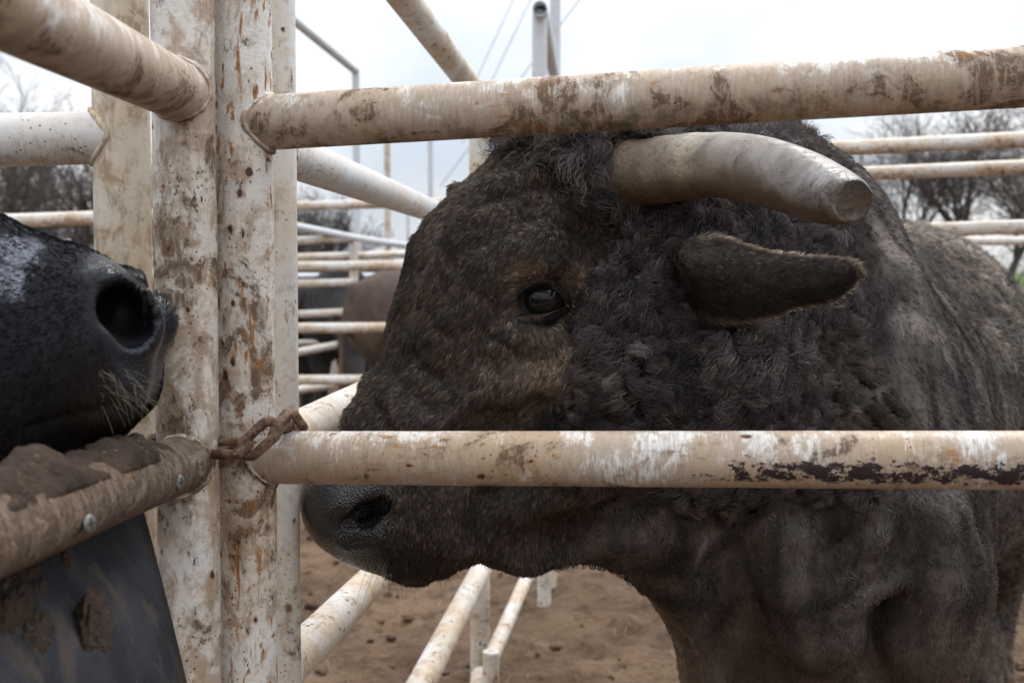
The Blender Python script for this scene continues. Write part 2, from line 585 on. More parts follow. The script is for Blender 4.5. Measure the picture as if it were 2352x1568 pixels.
pipe("post", fp(0.0), fp(1.85), 0.0300, m_whsplat, part)
weld(part, fp(P(1103, 1550, 3.4).z), V(-1, -1, 0), V(0, 0, 1), 0.031, 0.012, m_whsplat, 0.012)
q1, q2 = P(1102, 1590, 3.0), P(1103, 1553, 3.38)
pipe("rail", q1 - (q2 - q1) * 3, q2, 0.0290, m_whsplat, part)
q1, q2 = P(1130, 1507, 3.0), P(1213, 1318, 3.8)
lowg = empty("low_gate", P(1130, 1568, 3.0), "thin white pipe gate seen under the bull's throat beyond the partition", "gate")
pipe("rail", q1 - (q2 - q1) * 0.02, q2 + (q2 - q1) * 1.0, 0.0215, m_whsplat, lowg)
lv = q1 - (q2 - q1) * 0.02
pipe("post", V(lv.x, lv.y, 0.0), V(lv.x, lv.y, lv.z + 0.02), 0.0215, m_whsplat, lowg)
lv = q2 + (q2 - q1) * 1.0
pipe("post", V(lv.x, lv.y, 0.0), V(lv.x, lv.y, 1.1), 0.0215, m_whsplat, lowg)
lone = P(1250, 1390, 4.4)
sp_ = empty("short_post", V(lone.x, lone.y, 0), "short pale fence post standing in the dirt beyond the bull's throat", "post")
pipe("post_shaft", V(lone.x, lone.y, -0.02), V(lone.x, lone.y, 1.2), 0.026, m_postC, sp_)
pipe("post_cap", V(lone.x, lone.y, 1.2), V(lone.x, lone.y, 1.215), 0.029, m_postC, sp_)

# pen fence at the left behind the muzzle
p3 = vert_line(274, 0, 296, 1300, 1.30)
penf = empty("pen_fence", p3(0.03), "cream stained pipe post with one white rail welded to it, behind the black muzzle", "fence")
pipe("post", p3(0.03), p3(1.9), 0.0322, m_postD, penf)
ra = p3(P(278, 313, 1.30).z)
rb = P(-200, 327, 1.27)
rb = ra + (rb - ra) * 5.5
pipe("rail", ra, rb, 0.0300, m_white, penf)
weld(penf, ra, rb - ra, V(0, 0, 1), 0.030, 0.0322, m_postD, 0.0075)
pipe("post", V(rb.x, rb.y, 0.03), V(rb.x, rb.y, 1.9), 0.0322, m_postD, penf)

# ---------------------------------------------------------------- far pipes
def fence(label, rails, posts, group="pipe fences beyond the bull", top=None, m=None):
    base = P(*rails[0][:3])
    f = empty("pipe_fence", V(base.x, base.y, 0), label, "fence", group)
    for (x0, y0, d0, x1, y1, d1, r, mm) in rails:
        pipe("rail", P(x0, y0, d0), P(x1, y1, d1), r, mm, f, seg=20)
    for (x, yt, d, r, mm) in posts:
        t = P(x, yt, d)
        pipe("post", V(t.x, t.y, 0), t, r, mm, f, seg=20)
    return f


F = 0.030
fence("near white pipe fence crossing behind the bull's face with rust along its rails",
      [(560, 476, 6.9, 1500, 452, 6.9, F * .95, m_far), (560, 613, 6.8, 1300, 606, 6.9, F, m_far), (560, 754, 6.8, 1300, 750, 6.9, F * 1.05, m_far),
       (560, 873, 6.8, 1300, 869, 6.9, F * 1.0, m_far)], [(600, 440, 6.8, F, m_far), (1290, 440, 6.9, F, m_far)])
fence("slanting white pipe fence meeting a rusty post beside the bull's face",
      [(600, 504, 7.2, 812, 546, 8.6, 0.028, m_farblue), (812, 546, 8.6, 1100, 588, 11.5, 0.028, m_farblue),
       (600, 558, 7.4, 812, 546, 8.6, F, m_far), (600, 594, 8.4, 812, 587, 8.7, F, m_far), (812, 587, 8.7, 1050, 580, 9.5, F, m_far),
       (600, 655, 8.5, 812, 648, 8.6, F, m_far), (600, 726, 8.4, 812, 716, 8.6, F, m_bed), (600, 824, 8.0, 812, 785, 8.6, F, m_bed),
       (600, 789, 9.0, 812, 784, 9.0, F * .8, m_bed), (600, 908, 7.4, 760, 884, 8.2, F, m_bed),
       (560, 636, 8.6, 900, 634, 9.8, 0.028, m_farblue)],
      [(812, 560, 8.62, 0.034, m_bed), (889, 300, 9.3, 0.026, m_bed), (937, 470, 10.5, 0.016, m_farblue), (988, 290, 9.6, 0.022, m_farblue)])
ov = empty("overhead_pipework", V(*P(817, 900, 9.0)[:2], 0), "tall thin pipe frame with a slanting top beam behind the posts", "frame")
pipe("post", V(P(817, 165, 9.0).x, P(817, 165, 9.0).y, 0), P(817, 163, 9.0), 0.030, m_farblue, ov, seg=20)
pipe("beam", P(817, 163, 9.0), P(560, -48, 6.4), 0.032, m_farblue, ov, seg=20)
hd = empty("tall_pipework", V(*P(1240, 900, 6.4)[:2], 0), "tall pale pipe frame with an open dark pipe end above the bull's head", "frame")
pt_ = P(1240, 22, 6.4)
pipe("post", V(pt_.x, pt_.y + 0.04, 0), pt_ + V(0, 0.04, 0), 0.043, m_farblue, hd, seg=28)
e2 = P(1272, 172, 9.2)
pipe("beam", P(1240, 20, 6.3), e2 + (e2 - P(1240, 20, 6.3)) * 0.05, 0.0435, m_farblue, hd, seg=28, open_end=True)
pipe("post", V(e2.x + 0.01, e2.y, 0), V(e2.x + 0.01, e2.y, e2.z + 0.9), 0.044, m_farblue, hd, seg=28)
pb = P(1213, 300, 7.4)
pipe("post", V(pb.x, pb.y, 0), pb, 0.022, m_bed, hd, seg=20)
fence("three-rail white pipe fence behind the bull's hump, rust dripping along each rail",
      [(1400, 366, 4.85, 2800, 299, 4.0, 0.0305, m_bed), (1400, 424, 4.95, 2800, 364, 4.2, 0.0285, m_bed),
       (1400, 551, 5.1, 2800, 506, 4.3, 0.0285, m_far), (1500, 1170, 5.0, 2800, 1195, 4.2, 0.029, m_far), (1500, 800, 5.0, 2800, 806, 4.2, 0.029, m_far)],
      [(1420, 340, 4.88, 0.032, m_far), (2700, 280, 4.08, 0.032, m_far)])
fence("distant white pipe fence on the pasture edge, below the third rail by the bull's rump",
      [(1700, 556, 7.9, 2900, 551, 7.7, 0.030, m_far), (1700, 690, 7.9, 2900, 688, 7.7, 0.030, m_far), (1700, 820, 7.9, 2900, 818, 7.7, 0.030, m_far)],
      [(1720, 540, 7.9, 0.03, m_far), (2800, 540, 7.7, 0.03, m_far)])
fence("rust-stained white pipe fence far behind the black muzzle at the left",
      [(-400, 522, 4.6, 640, 486, 4.9, 0.030, m_bed), (-400, 660, 4.6, 640, 625, 4.9, 0.030, m_bed), (-400, 800, 4.6, 640, 770, 4.9, 0.030, m_bed)],
      [(-380, 470, 4.62, 0.032, m_bed), (560, 470, 4.85, 0.032, m_bed)])
hs = [P(-100, 545, 4.75), P(75, 524, 4.78), P(215, 512, 4.8), P(420, 500, 4.85)]
M = Mat("green_hose")
hosem = M.bsdf((0.03, 0.11, 0.085), 0.45)
hz_o = empty("garden_hose", hs[0], "green hose slung along under the stained rail behind the black muzzle", "hose")
for i in range(3): pipe("hose_length", hs[i], hs[i + 1], 0.009, hosem, hz_o, seg=12)
fence("low white pipe yard fence farthest off among the dark cattle",
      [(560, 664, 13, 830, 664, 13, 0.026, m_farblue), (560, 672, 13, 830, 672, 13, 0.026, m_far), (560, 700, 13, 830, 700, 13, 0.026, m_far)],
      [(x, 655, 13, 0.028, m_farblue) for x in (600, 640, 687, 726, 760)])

M = Mat("cable_rubber")
cabm = M.bsdf((0.20, 0.21, 0.22), 0.6)
for nm, a, b in (("thin overhead cable crossing above the bull's forehead, uppermost of three", P(1010, 430, 38), P(1480, -200, 20)),
                 ("thin overhead cable crossing the sky, nearest the slanting pipe", P(1040, 300, 38), P(1290, -240, 24)),
                 ("thin overhead cable crossing the sky beside the open pipe end", P(1060, 330, 38), P(1330, -230, 24))):
    cb = pipe("overhead_cable", a, b, 0.011, cabm, seg=8)
    tag(cb, nm, "cable", "overhead cables")
# ---------------------------------------------------------------- animal bodies: smooth union of tapered limbs, one continuous skin
class Field:
    def __init__(s):
        s.ops = []

    def cone(s, a, b, ra, rb, k=0.03, ax=None, ks=1.0, cut=False):
        """tapered capsule; ks < 1 flattens it along the unit axis ax"""
        s.ops.append((np.array(a, np.float64), np.array(b, np.float64), ra, rb, k, None if ax is None else np.array(ax, np.float64), ks, cut))
        return s

    def ball(s, a, r, k=0.03, ax=None, ks=1.0, cut=False):
        return s.cone(a, np.array(a) + np.array((0, 0, 1e-4)), r, r, k, ax, ks, cut)

    def __call__(s, p):
        p = np.asarray(p, np.float64)
        res = np.full(len(p), 9.0)
        for a, b, ra, rb, k, ax, ks, cut in s.ops:
            # skip points this limb cannot reach
            c0 = (a + b) / 2
            R = np.linalg.norm(b - a) / 2 + max(ra, rb) * max(1.0, ks)
            lb = np.sqrt(((p - c0) ** 2).sum(1)) - R
            sel = np.nonzero((lb * 0.5 < -res + k) if cut else (lb * 0.5 < res + k))[0]
            if len(sel) == 0: continue
            q = p[sel] - a
            ba = b - a
            if ax is not None:
                q = q + np.outer(q @ ax, ax) * (1 / ks - 1)
                ba = ba + ax * (ba @ ax) * (1 / ks - 1)
            l2 = ba @ ba
            h = np.clip((q @ ba) / l2, 0, 1)
            d = np.sqrt(((q - h[:, None] * ba) ** 2).sum(1)) - (ra + (rb - ra) * h)
            if ax is not None and ks < 1: d = d * max(ks, 0.55)
            r0 = res[sel]
            if cut:
                t = np.clip(0.5 - 0.5 * (r0 + d) / k, 0, 1)
                res[sel] = r0 * (1 - t) - d * t + k * t * (1 - t)
            else:
                t = np.clip(0.5 + 0.5 * (r0 - d) / k, 0, 1)
                res[sel] = r0 * (1 - t) + d * t - k * t * (1 - t)
        return res


def surface_nets(f, lo, hi, h):
    lo, hi = np.array(lo, float), np.array(hi, float)
    n = np.ceil((hi - lo) / h).astype(int) + 1
    xs = [lo[i] + np.arange(n[i]) * h for i in range(3)]
    G = np.stack(np.meshgrid(*xs, indexing='ij'), -1).reshape(-1, 3)
    val = np.empty(len(G))
    for i in range(0, len(G), 400000):
        val[i:i + 400000] = f(G[i:i + 400000])
    val = val.reshape(n)
    ins = val < 0
    nc = n - 1
    acc = np.zeros((*nc, 3))
    cnt = np.zeros(nc)
    sl = lambda o: tuple(slice(o[i], o[i] + nc[i]) for i in range(3))
    for ax in range(3):
        o1, o2 = [i for i in range(3) if i != ax]
        for u in (0, 1):
            for v in (0, 1):
                a = [0, 0, 0]; a[o1] = u; a[o2] = v
                b = list(a); b[ax] = 1
                va, vb = val[sl(a)], val[sl(b)]
                cr = ins[sl(a)] != ins[sl(b)]
                t = np.where(cr, va / np.where(cr, va - vb, 1), 0)
                for c in range(3):
                    acc[..., c] += np.where(cr, a[c] + (t if c == ax else 0), 0)
                cnt += cr
    act = cnt > 0
    ids = -np.ones(nc, int)
    ids[act] = np.arange(act.sum())
    cell = np.argwhere(act)
    verts = lo + (cell + acc[act] / cnt[act][:, None]) * h
    quads = []
    for ax in range(3):
        o1, o2 = [i for i in range(3) if i != ax]
        s_a = [slice(None)] * 3; s_b = [slice(None)] * 3
        s_a[ax] = slice(0, -1); s_b[ax] = slice(1, None)
        cr = ins[tuple(s_a)] != ins[tuple(s_b)]
        w_ = np.argwhere(cr)
        ok = np.all((w_[:, [o1, o2]] > 0) & (w_[:, [o1, o2]] < nc[[o1, o2]]), 1) & (w_[:, ax] < nc[ax])
        w_ = w_[ok]
        fl = ins[tuple(w_.T)]
        def cid(d1, d2):
            q = w_.copy(); q[:, o1] -= d1; q[:, o2] -= d2
            return ids[tuple(q.T)]
        q = np.stack([cid(1, 1), cid(0, 1), cid(0, 0), cid(1, 0)], 1)
        if ax == 1: fl = ~fl
        q[~fl] = q[~fl][:, ::-1]
        quads.append(q)
    return verts, np.concatenate(quads)


def grad(f, p, e=0.0015):
    f0 = f(p)
    return np.stack([f(p + np.eye(3)[i] * e) - f0 for i in range(3)], 1) / e, f0


def project(f, p, it=2):
    for _ in range(it):
        g, f0 = grad(f, p)
        n2 = np.maximum((g * g).sum(1), 0.05)
        stp = g * (f0 / n2)[:, None]
        ln = np.linalg.norm(stp, axis=1)
        stp *= np.minimum(1, 0.02 / np.maximum(ln, 1e-9))[:, None]
        p = p - stp
    return p


def subdivide(v, q, mask_fn):
    """split the quads whose centre passes mask_fn, keeping one closed skin"""
    bm = bmesh.new()
    me = mesh_np("tmp", v, q)
    bm.from_mesh(me)
    bpy.data.meshes.remove(me)
    cen = v[q].mean(1)
    keep = mask_fn(cen)
    bm.faces.ensure_lookup_table()
    es = {e for i in np.nonzero(keep)[0] for e in bm.faces[i].edges}
    bmesh.ops.subdivide_edges(bm, edges=list(es), cuts=1, use_grid_fill=True)
    bmesh.ops.triangulate(bm, faces=[f for f in bm.faces if len(f.verts) > 4])
    return bm


def skin(f, lo, hi, h, masks=(), it=2):
    v, q = surface_nets(f, lo, hi, h)
    bm = None
    for mk in masks:
        if bm is None:
            bm = subdivide(v, q, mk)
        else:
            cen = np.array([fc.calc_center_median() for fc in bm.faces])
            keep = mk(cen)
            bm.faces.ensure_lookup_table()
            es = {e for i in np.nonzero(keep)[0] for e in bm.faces[i].edges}
            bmesh.ops.subdivide_edges(bm, edges=list(es), cuts=1, use_grid_fill=True)
            bmesh.ops.triangulate(bm, faces=[fc for fc in bm.faces if len(fc.verts) > 4])
        vv = project(f, np.array([x.co for x in bm.verts], np.float64), it)
        for x, c in zip(bm.verts, vv): x.co = c
    me = bpy.data.meshes.new("body")
    if bm is None:
        me = mesh_np("body", project(f, v, it), q)
    else:
        bm.to_mesh(me)
        bm.free()
    me.polygons.foreach_set("use_smooth", np.ones(len(me.polygons), bool))
    me.update()
    return me


def mesh_arrays(me):
    n = len(me.vertices)
    v = np.empty(n * 3, np.float32); me.vertices.foreach_get("co", v)
    nn = np.empty(n * 3, np.float32); me.vertex_normals.foreach_get("vector", nn)
    me.calc_loop_triangles()
    t = np.empty(len(me.loop_triangles) * 3, np.int32); me.loop_triangles.foreach_get("vertices", t)
    return v.reshape(-1, 3).astype(np.float64), nn.reshape(-1, 3).astype(np.float64), t.reshape(-1, 3)


def scatter(me, N, weight):
    v, nn, t = mesh_arrays(me)
    a, b, c = v[t[:, 0]], v[t[:, 1]], v[t[:, 2]]
    ar = np.linalg.norm(np.cross(b - a, c - a), axis=1)
    ctr = (a + b + c) / 3
    cn = nn[t].mean(1)
    wg = ar * weight(ctr, cn)
    pr = wg / wg.sum()
    i = RNG.choice(len(t), N, p=pr)
    r1_, r2_ = np.sqrt(RNG.random(N)), RNG.random(N)
    ba = np.stack([1 - r1_, r1_ * (1 - r2_), r1_ * r2_], 1)[:, :, None]
    p = (v[t[i]] * ba).sum(1)
    n = (nn[t[i]] * ba).sum(1)
    n /= np.linalg.norm(n, axis=1)[:, None]
    return p, n


def unit(a):
    return a / np.maximum(np.linalg.norm(a, axis=-1, keepdims=True), 1e-9)


def hair(name, me, N, weight, style, m, parent, npts=6, ng=None, gvar=0.30, centre=None):
    """strands as curves. style(p, n) gives per root: flow dir, length, lay, curl radius, curl turns, clump pull, radius, colour (rgb)"""
    p, n = scatter(me, N, weight)
    if centre is not None: n = n * np.sign(((p - centre) * n).sum(1, keepdims=True))
    flow, ln, lay, cr, ct, cp, rad, colr = style(p, n)
    flow = unit(flow - n * (flow * n).sum(1, keepdims=True))
    # clumps: each strand leans to its nearest guide root
    ng = ng or max(50, int(N / 14))
    gi = RNG.choice(N, ng, replace=False)
    kd = kdtree.KDTree(ng)
    for k, g in enumerate(gi): kd.insert(p[g], k)
    kd.balance()
    near_ = np.array([kd.find(x)[1] for x in p])
    gp_, gf, gn = p[gi][near_], flow[gi][near_], n[gi][near_]
    gph = (RNG.random(ng) * 6.283)[near_]
    gjit = unit(RNG.normal(size=(ng, 3)))[near_]
    glen = (0.75 + 0.5 * RNG.random(ng))[near_]
    gsgn = np.where(RNG.random(ng) < 0.5, -1, 1)[near_]
    colr = colr * np.exp(RNG.normal(0, gvar, ng))[near_][:, None]
    jit = RNG.normal(size=(N, 3))
    ln = ln * (0.8 + 0.4 * RNG.random(N)) * (0.5 + 0.5 * glen)
    cpk = cp[:, None]
    f = unit(flow * (1 - 0.6 * cpk) + gf * 0.6 * cpk + jit * 0.16 + gjit * 0.30 * cpk)
    side = unit(np.cross(f, n))
    out_ = np.empty((N, npts, 3))
    pos = p - n * 0.001
    t_prev = 0
    for k in range(npts):
        t = k / (npts - 1)
        if k:
            ly = lay * (0.45 + 0.55 * t)
            d = unit(n * (1 - ly)[:, None] + f * ly[:, None])
            pos = pos + d * (ln / (npts - 1))[:, None]
        q = pos + (gp_ - p) * cpk * (t ** 0.8)
        ph = gph + gsgn * ct * 6.283 * t + jit[:, 0] * 0.25
        amp = (cr * min(1, t * 2.5))[:, None]
        q = q + side * (np.cos(ph)[:, None] * amp) + n * ((np.sin(ph)[:, None] + 0.6) * amp * 0.9)
        out_[:, k] = q
    cu = bpy.data.hair_curves.new(name)
    cu.add_curves([npts] * N)
    cu.attributes['position'].data.foreach_set('vector', out_.astype(np.float32).ravel())
    ra = cu.attributes.get('radius') or cu.attributes.new('radius', 'FLOAT', 'POINT')
    tt = np.linspace(0, 1, npts)
    prof = np.clip(1.15 - 0.95 * tt ** 1.6, 0.12, 1)
    ra.data.foreach_set('value', (rad[:, None] * prof[None]).astype(np.float32).ravel())
    ca = cu.attributes.new('strand_tint', 'FLOAT_COLOR', 'CURVE')
    ca.data.foreach_set('color', np.concatenate([colr, np.ones((N, 1))], 1).astype(np.float32).ravel())
    na = cu.attributes.new('skin_normal', 'FLOAT_VECTOR', 'CURVE')
    na.data.foreach_set('vector', unit(n + 0.35 * f).astype(np.float32).ravel())
    o = bpy.data.objects.new(name, cu)
    COL.objects.link(o)
    cu.materials.append(m)
    if parent is not None:
        o.parent = parent
        o.matrix_parent_inverse = Matrix.Translation(-parent.location)
    return o


def hair_mat(name, gloss=0.06, rough=0.35):
    """strands shaded with the skin's own normal, plus the sheen along each hair"""
    M = Mat(name)
    col = M.n("ShaderNodeAttribute", attribute_name="strand_tint").outputs['Color']
    nm = M.n("ShaderNodeAttribute", attribute_name="skin_normal").outputs['Vector']
    df = M.n("ShaderNodeBsdfDiffuse")
    M.set(df.inputs['Color'], col)
    M.set(df.inputs['Normal'], nm)
    hr = M.n("ShaderNodeBsdfHair", component='Reflection')
    M.set(hr.inputs['Color'], M.mix(0.5, col, (0.5, 0.5, 0.55)))
    hr.inputs['RoughnessU'].default_value = rough
    hr.inputs['RoughnessV'].default_value = 0.6
    mx = M.n("ShaderNodeMixShader")
    mx.inputs[0].default_value = gloss
    M.t.links.new(df.outputs[0], mx.inputs[1])
    M.t.links.new(hr.outputs[0], mx.inputs[2])
    M.t.links.new(mx.outputs[0], M.out.inputs[0])
    return M.m
# ---------------------------------------------------------------- the bull
def npv(v): return np.array(v, np.float64)


HS_N = npv((0.34, -0.94, 0.0)); HS_N /= np.linalg.norm(HS_N)       # the bull's left, seen from its head
HM0 = npv(P(1330, 330, 1.57))
CAMP = npv((0, 0, CAM_H))


def HS(px, py, s):
    """where the view ray meets the plane s metres left of the head's mid-plane"""
    r = npv(P(px, py, 1.0)) - CAMP
    t = ((HM0 - CAMP) @ HS_N + s) / (r @ HS_N)
    return CAMP + r * t


def mir(p):
    return p - HS_N * (2 * ((p - HM0) @ HS_N))


BC = npv((0.45, 1.90, 0.0))
BB = npv((0.50, 0.866, 0.0))            # from chest to rump
BS = npv((0.866, -0.50, 0.0))           # the bull's left


def bp(b, s, z):
    return BC + BB * b + BS * s + npv((0, 0, z))


BULL = Field()
B = BULL
# trunk
B.cone(bp(0.12, 0, 0.98), bp(0.75, 0, 0.97), 0.37, 0.38, 0.10, BS, 0.84)
B.cone(bp(0.75, 0, 0.97), bp(1.20, 0, 1.05), 0.38, 0.31, 0.10, BS, 0.86)
B.cone(bp(0.5, 0, 1.22), bp(1.25, 0, 1.20), 0.15, 0.17, 0.12)
B.ball(bp(1.33, 0.10, 1.02), 0.23, 0.10); B.ball(bp(1.33, -0.10, 1.02), 0.23, 0.10)
# hump and withers
B.cone(bp(0.0, -0.02, 1.29), bp(0.26, -0.01, 1.28), 0.19, 0.18, 0.09, BS, 0.60)
B.ball(bp(0.07, -0.045, 1.395), 0.145, 0.08, BS, 0.70)
# shoulders and chest
for s, db in ((1, 0.0), (-0.72, 0.16)):
    B.cone(bp(0.10 + db, 0.15 * s, 1.10), bp(-0.04 + db, 0.20 * s, 0.82), 0.120, 0.14 if s > 0 else 0.115, 0.10)
    B.cone(bp(-0.04 + db * 0.5, 0.21 * s, 0.78), bp(0.03 + db * 0.55, 0.17 * s, 0.55), 0.115 if s > 0 else 0.09, 0.080, 0.06)
B.cone(bp(-0.10, 0, 0.98), bp(-0.04, 0, 0.66), 0.21, 0.12, 0.10, BS, 0.9)
B.cone(bp(-0.05, 0, 0.64), bp(0.10, 0, 0.52), 0.07, 0.08, 0.07, BS, 0.6)
# legs
for s, db in ((1, 0.0), (-0.72, 0.16)):
    B.cone(bp(0.03 + db * 0.55, 0.17 * s, 0.55), bp(0.0 + db * 0.55, 0.15 * s, 0.34), 0.078, 0.058, 0.04)
    B.cone(bp(0.0 + db * 0.55, 0.15 * s, 0.34), bp(0.0 + db * 0.55, 0.15 * s, 0.30), 0.060, 0.056, 0.03)
    B.cone(bp(0.0 + db * 0.55, 0.15 * s, 0.30), bp(-0.005 + db * 0.55, 0.15 * s, 0.10), 0.048, 0.045, 0.03)
    B.cone(bp(-0.015 + db * 0.55, 0.15 * s, 0.10), bp(-0.045 + db * 0.55, 0.15 * s, 0.035), 0.052, 0.062, 0.02)
for s in (1, -1):
    B.cone(bp(1.30, 0.17 * s, 0.90), bp(1.20, 0.19 * s, 0.66), 0.20, 0.12, 0.08)
    B.cone(bp(1.20, 0.19 * s, 0.66), bp(1.44, 0.17 * s, 0.43), 0.105, 0.066, 0.05)
    B.cone(bp(1.45, 0.17 * s, 0.43), bp(1.39, 0.17 * s, 0.12), 0.058, 0.046, 0.03)
    B.cone(bp(1.37, 0.17 * s, 0.10), bp(1.34, 0.17 * s, 0.035), 0.050, 0.062, 0.02)
# tail
B.cone(bp(1.50, 0, 1.22), bp(1.60, 0, 1.00), 0.045, 0.028, 0.05)
B.cone(bp(1.60, 0, 1.00), bp(1.60, 0.03, 0.45), 0.026, 0.022, 0.03)
B.cone(bp(1.60, 0.03, 0.45), bp(1.60, 0.03, 0.25), 0.045, 0.02, 0.03)
# neck: from the withers and chest to the back of the head
nk = npv(P(1520, 620, 1.66))
B.cone(bp(-0.03, -0.02, 1.19), nk, 0.245, 0.175, 0.10)
B.cone(bp(-0.08, 0.03, 0.98), npv(P(1520, 900, 1.62)), 0.27, 0.17, 0.10)
B.cone(bp(0.05, 0, 1.33), npv(P(1470, 470, 1.67)), 0.17, 0.105, 0.08)
B.cone(bp(-0.08, 0.0, 0.84), npv(P(1430, 1120, 1.58)), 0.13, 0.10, 0.07)
# dewlap fold from throat to brisket
B.cone(npv(P(1130, 1205, 1.50)), npv(P(1215, 1255, 1.53)), 0.034, 0.032, 0.02)
B.cone(npv(P(1215, 1255, 1.53)), npv(P(1400, 1236, 1.60)), 0.032, 0.030, 0.025)
B.cone(npv(P(1400, 1236, 1.60)), npv(P(1520, 1282, 1.66)), 0.028, 0.036, 0.03)
B.cone(npv(P(1520, 1290, 1.66)), npv(P(1655, 1420, 1.72)), 0.036, 0.042, 0.035)
B.cone(npv(P(1655, 1420, 1.72)), npv(P(1685, 1600, 1.75)), 0.042, 0.045, 0.035)
# skull
B.ball(HS(1262, 520, 0), 0.122, 0.05, HS_N, 0.92)
B.ball(HS(1310, 400, 0), 0.060, 0.05, HS_N, 1.5)                  # poll
B.cone(HS(1140, 640, 0.02), HS(1120, 740, 0.02), 0.118, 0.112, 0.05)
B.cone(HS(1155, 640, -0.045), HS(1108, 750, -0.045), 0.111, 0.108, 0.05)
for s in (1, -1):
    g = (lambda q: q) if s == 1 else mir
    B.ball(g(HS(1235, 660, 0.070)), 0.072, 0.04)                   # orbit
    B.cone(g(HS(1110, 580, 0.075)), g(HS(1250, 610, 0.098)), 0.040, 0.038, 0.03)   # brow
    B.cone(g(HS(1290, 830, 0.060)), g(HS(1150, 930, 0.055)), 0.075, 0.060, 0.05)   # cheek bone
    B.cone(g(HS(1380, 880, 0.050)), g(HS(1330, 1060, 0.045)), 0.100, 0.080, 0.06)  # jaw
    B.cone(g(HS(1330, 1080, 0.04)), g(HS(1120, 1200, 0.025)), 0.068, 0.046, 0.04)  # jaw bar
    B.cone(g(HS(1400, 420, 0.06)), g(HS(1440, 405, 0.105)), 0.060, 0.052, 0.03)    # horn base boss
    B.cone(g(HS(1560, 620, 0.06)), g(HS(1590, 618, 0.13)), 0.050, 0.032, 0.05)     # ear root
    B.cone(g(HS(830, 1160, 0.040)), g(HS(880, 1200, 0.045)), 0.052, 0.050, 0.025)  # nostril wing
    B.cone(g(HS(910, 1215, 0.035)), g(HS(1000, 1215, 0.035)), 0.052, 0.046, 0.03)  # lip
# nose bridge and muzzle
B.cone(HS(1100, 800, 0), HS(955, 1000, 0), 0.108, 0.083, 0.05)
B.cone(HS(955, 1000, 0), HS(850, 1130, 0), 0.083, 0.078, 0.04)
B.cone(HS(1100, 960, 0), HS(950, 1130, 0), 0.085, 0.075, 0.04)
B.ball(HS(812, 1165, 0), 0.062, 0.03, HS_N, 1.15)
B.cone(HS(850, 1225, 0.02), HS(930, 1262, 0.02), 0.036, 0.040, 0.025)
B.cone(HS(960, 1262, 0), HS(1030, 1245, 0), 0.040, 0.034, 0.02, HS_N, 1.35)         # chin


def SURF(px, py, sink=0.0, f=None):
    """first hit of the view ray with the body built so far"""
    f = f or BULL
    r = npv(P(px, py, 1.0)) - CAMP
    r /= np.linalg.norm(r)
    t = 0.8
    for _ in range(90):
        d = f((CAMP + r * t)[None])[0]
        t += max(-0.02, d * 0.7)
        if abs(d) < 0.0004: break
    return CAMP + r * (t + sink)


def ridge(pts, r, sink, k=0.012, both=True, cut=False, r_end=None):
    q = [SURF(x, y, sink) for x, y in pts]
    n = len(q)
    for i in range(n - 1):
        ra_ = r if r_end is None else r + (r_end - r) * i / n
        B.cone(q[i], q[i + 1], ra_, ra_, k, cut=cut)
        if both: B.cone(mir(q[i]), mir(q[i + 1]), ra_, ra_, k, cut=cut)


# loose folds of the forehead and round the eye
ridge([(1250, 385), (1150, 470), (1075, 580), (1035, 680), (1005, 770)], 0.020, 0.006, 0.014, both=False)
ridge([(1230, 350), (1130, 440), (1050, 550), (1000, 660), (965, 770)], 0.016, 0.006, 0.012, both=False)
ridge([(1065, 640), (1045, 720), (1075, 780), (1140, 800)], 0.014, 0.002, 0.010)
ridge([(1085, 600), (1160, 545), (1250, 535), (1320, 570)], 0.013, 0.0015, 0.008)
ridge([(1100, 545), (1180, 500), (1270, 492), (1340, 520)], 0.013, 0.0015, 0.008)
ridge([(1120, 505), (1200, 462), (1290, 455), (1360, 480)], 0.012, 0.0015, 0.008)
ridge([(1130, 640), (1190, 604), (1262, 600), (1318, 640)], 0.010, 0.004, 0.014)
ridge([(1040, 800), (1100, 860), (1150, 900)], 0.015, 0.004, 0.014)
ridge([(960, 870), (1010, 900), (1090, 920)], 0.015, 0.004, 0.014)
ridge([(900, 900), (940, 960), (1010, 980)], 0.015, 0.005, 0.014)
ridge([(1120, 640), (1105, 690), (1120, 740), (1165, 765)], 0.011, 0.0015, 0.008)
ridge([(1180, 770), (1235, 790), (1290, 770), (1325, 725)], 0.011, 0.003, 0.012)
ridge([(1085, 690), (1090, 760), (1120, 820)], 0.012, 0.003, 0.010)
ridge([(1000, 820), (1060, 850), (1100, 905)], 0.013, 0.004, 0.012)
ridge([(1150, 430), (1230, 405), (1320, 420)], 0.012, 0.003, 0.010)
ridge([(1400, 560), (1410, 640), (1440, 700)], 0.016, 0.006, 0.014)
# bone under the skin: brow, facial crest, hollows before and behind the eye, jaw edge
ridge([(1120, 618), (1190, 590), (1262, 588), (1318, 626)], 0.026, 0.016, 0.018)
ridge([(1320, 830), (1210, 880), (1110, 930), (1040, 975)], 0.028, 0.018, 0.02)
ridge([(1130, 815), (1075, 870), (1010, 920)], 0.050, -0.040, 0.03, cut=True)
ridge([(1385, 600), (1390, 700), (1380, 800)], 0.055, -0.042, 0.03, cut=True)
ridge([(1230, 1000), (1130, 1040), (1040, 1080)], 0.050, -0.038, 0.03, cut=True)
ridge([(1150, 1190), (1260, 1200), (1400, 1130), (1440, 1020)], 0.022, 0.012, 0.02)
ridge([(1180, 1245), (1290, 1265), (1430, 1200), (1490, 1080)], 0.040, -0.030, 0.03, both=False, cut=True)
ridge([(1540, 1180), (1600, 1050), (1620, 900)], 0.05, -0.038, 0.04, both=False, cut=True)
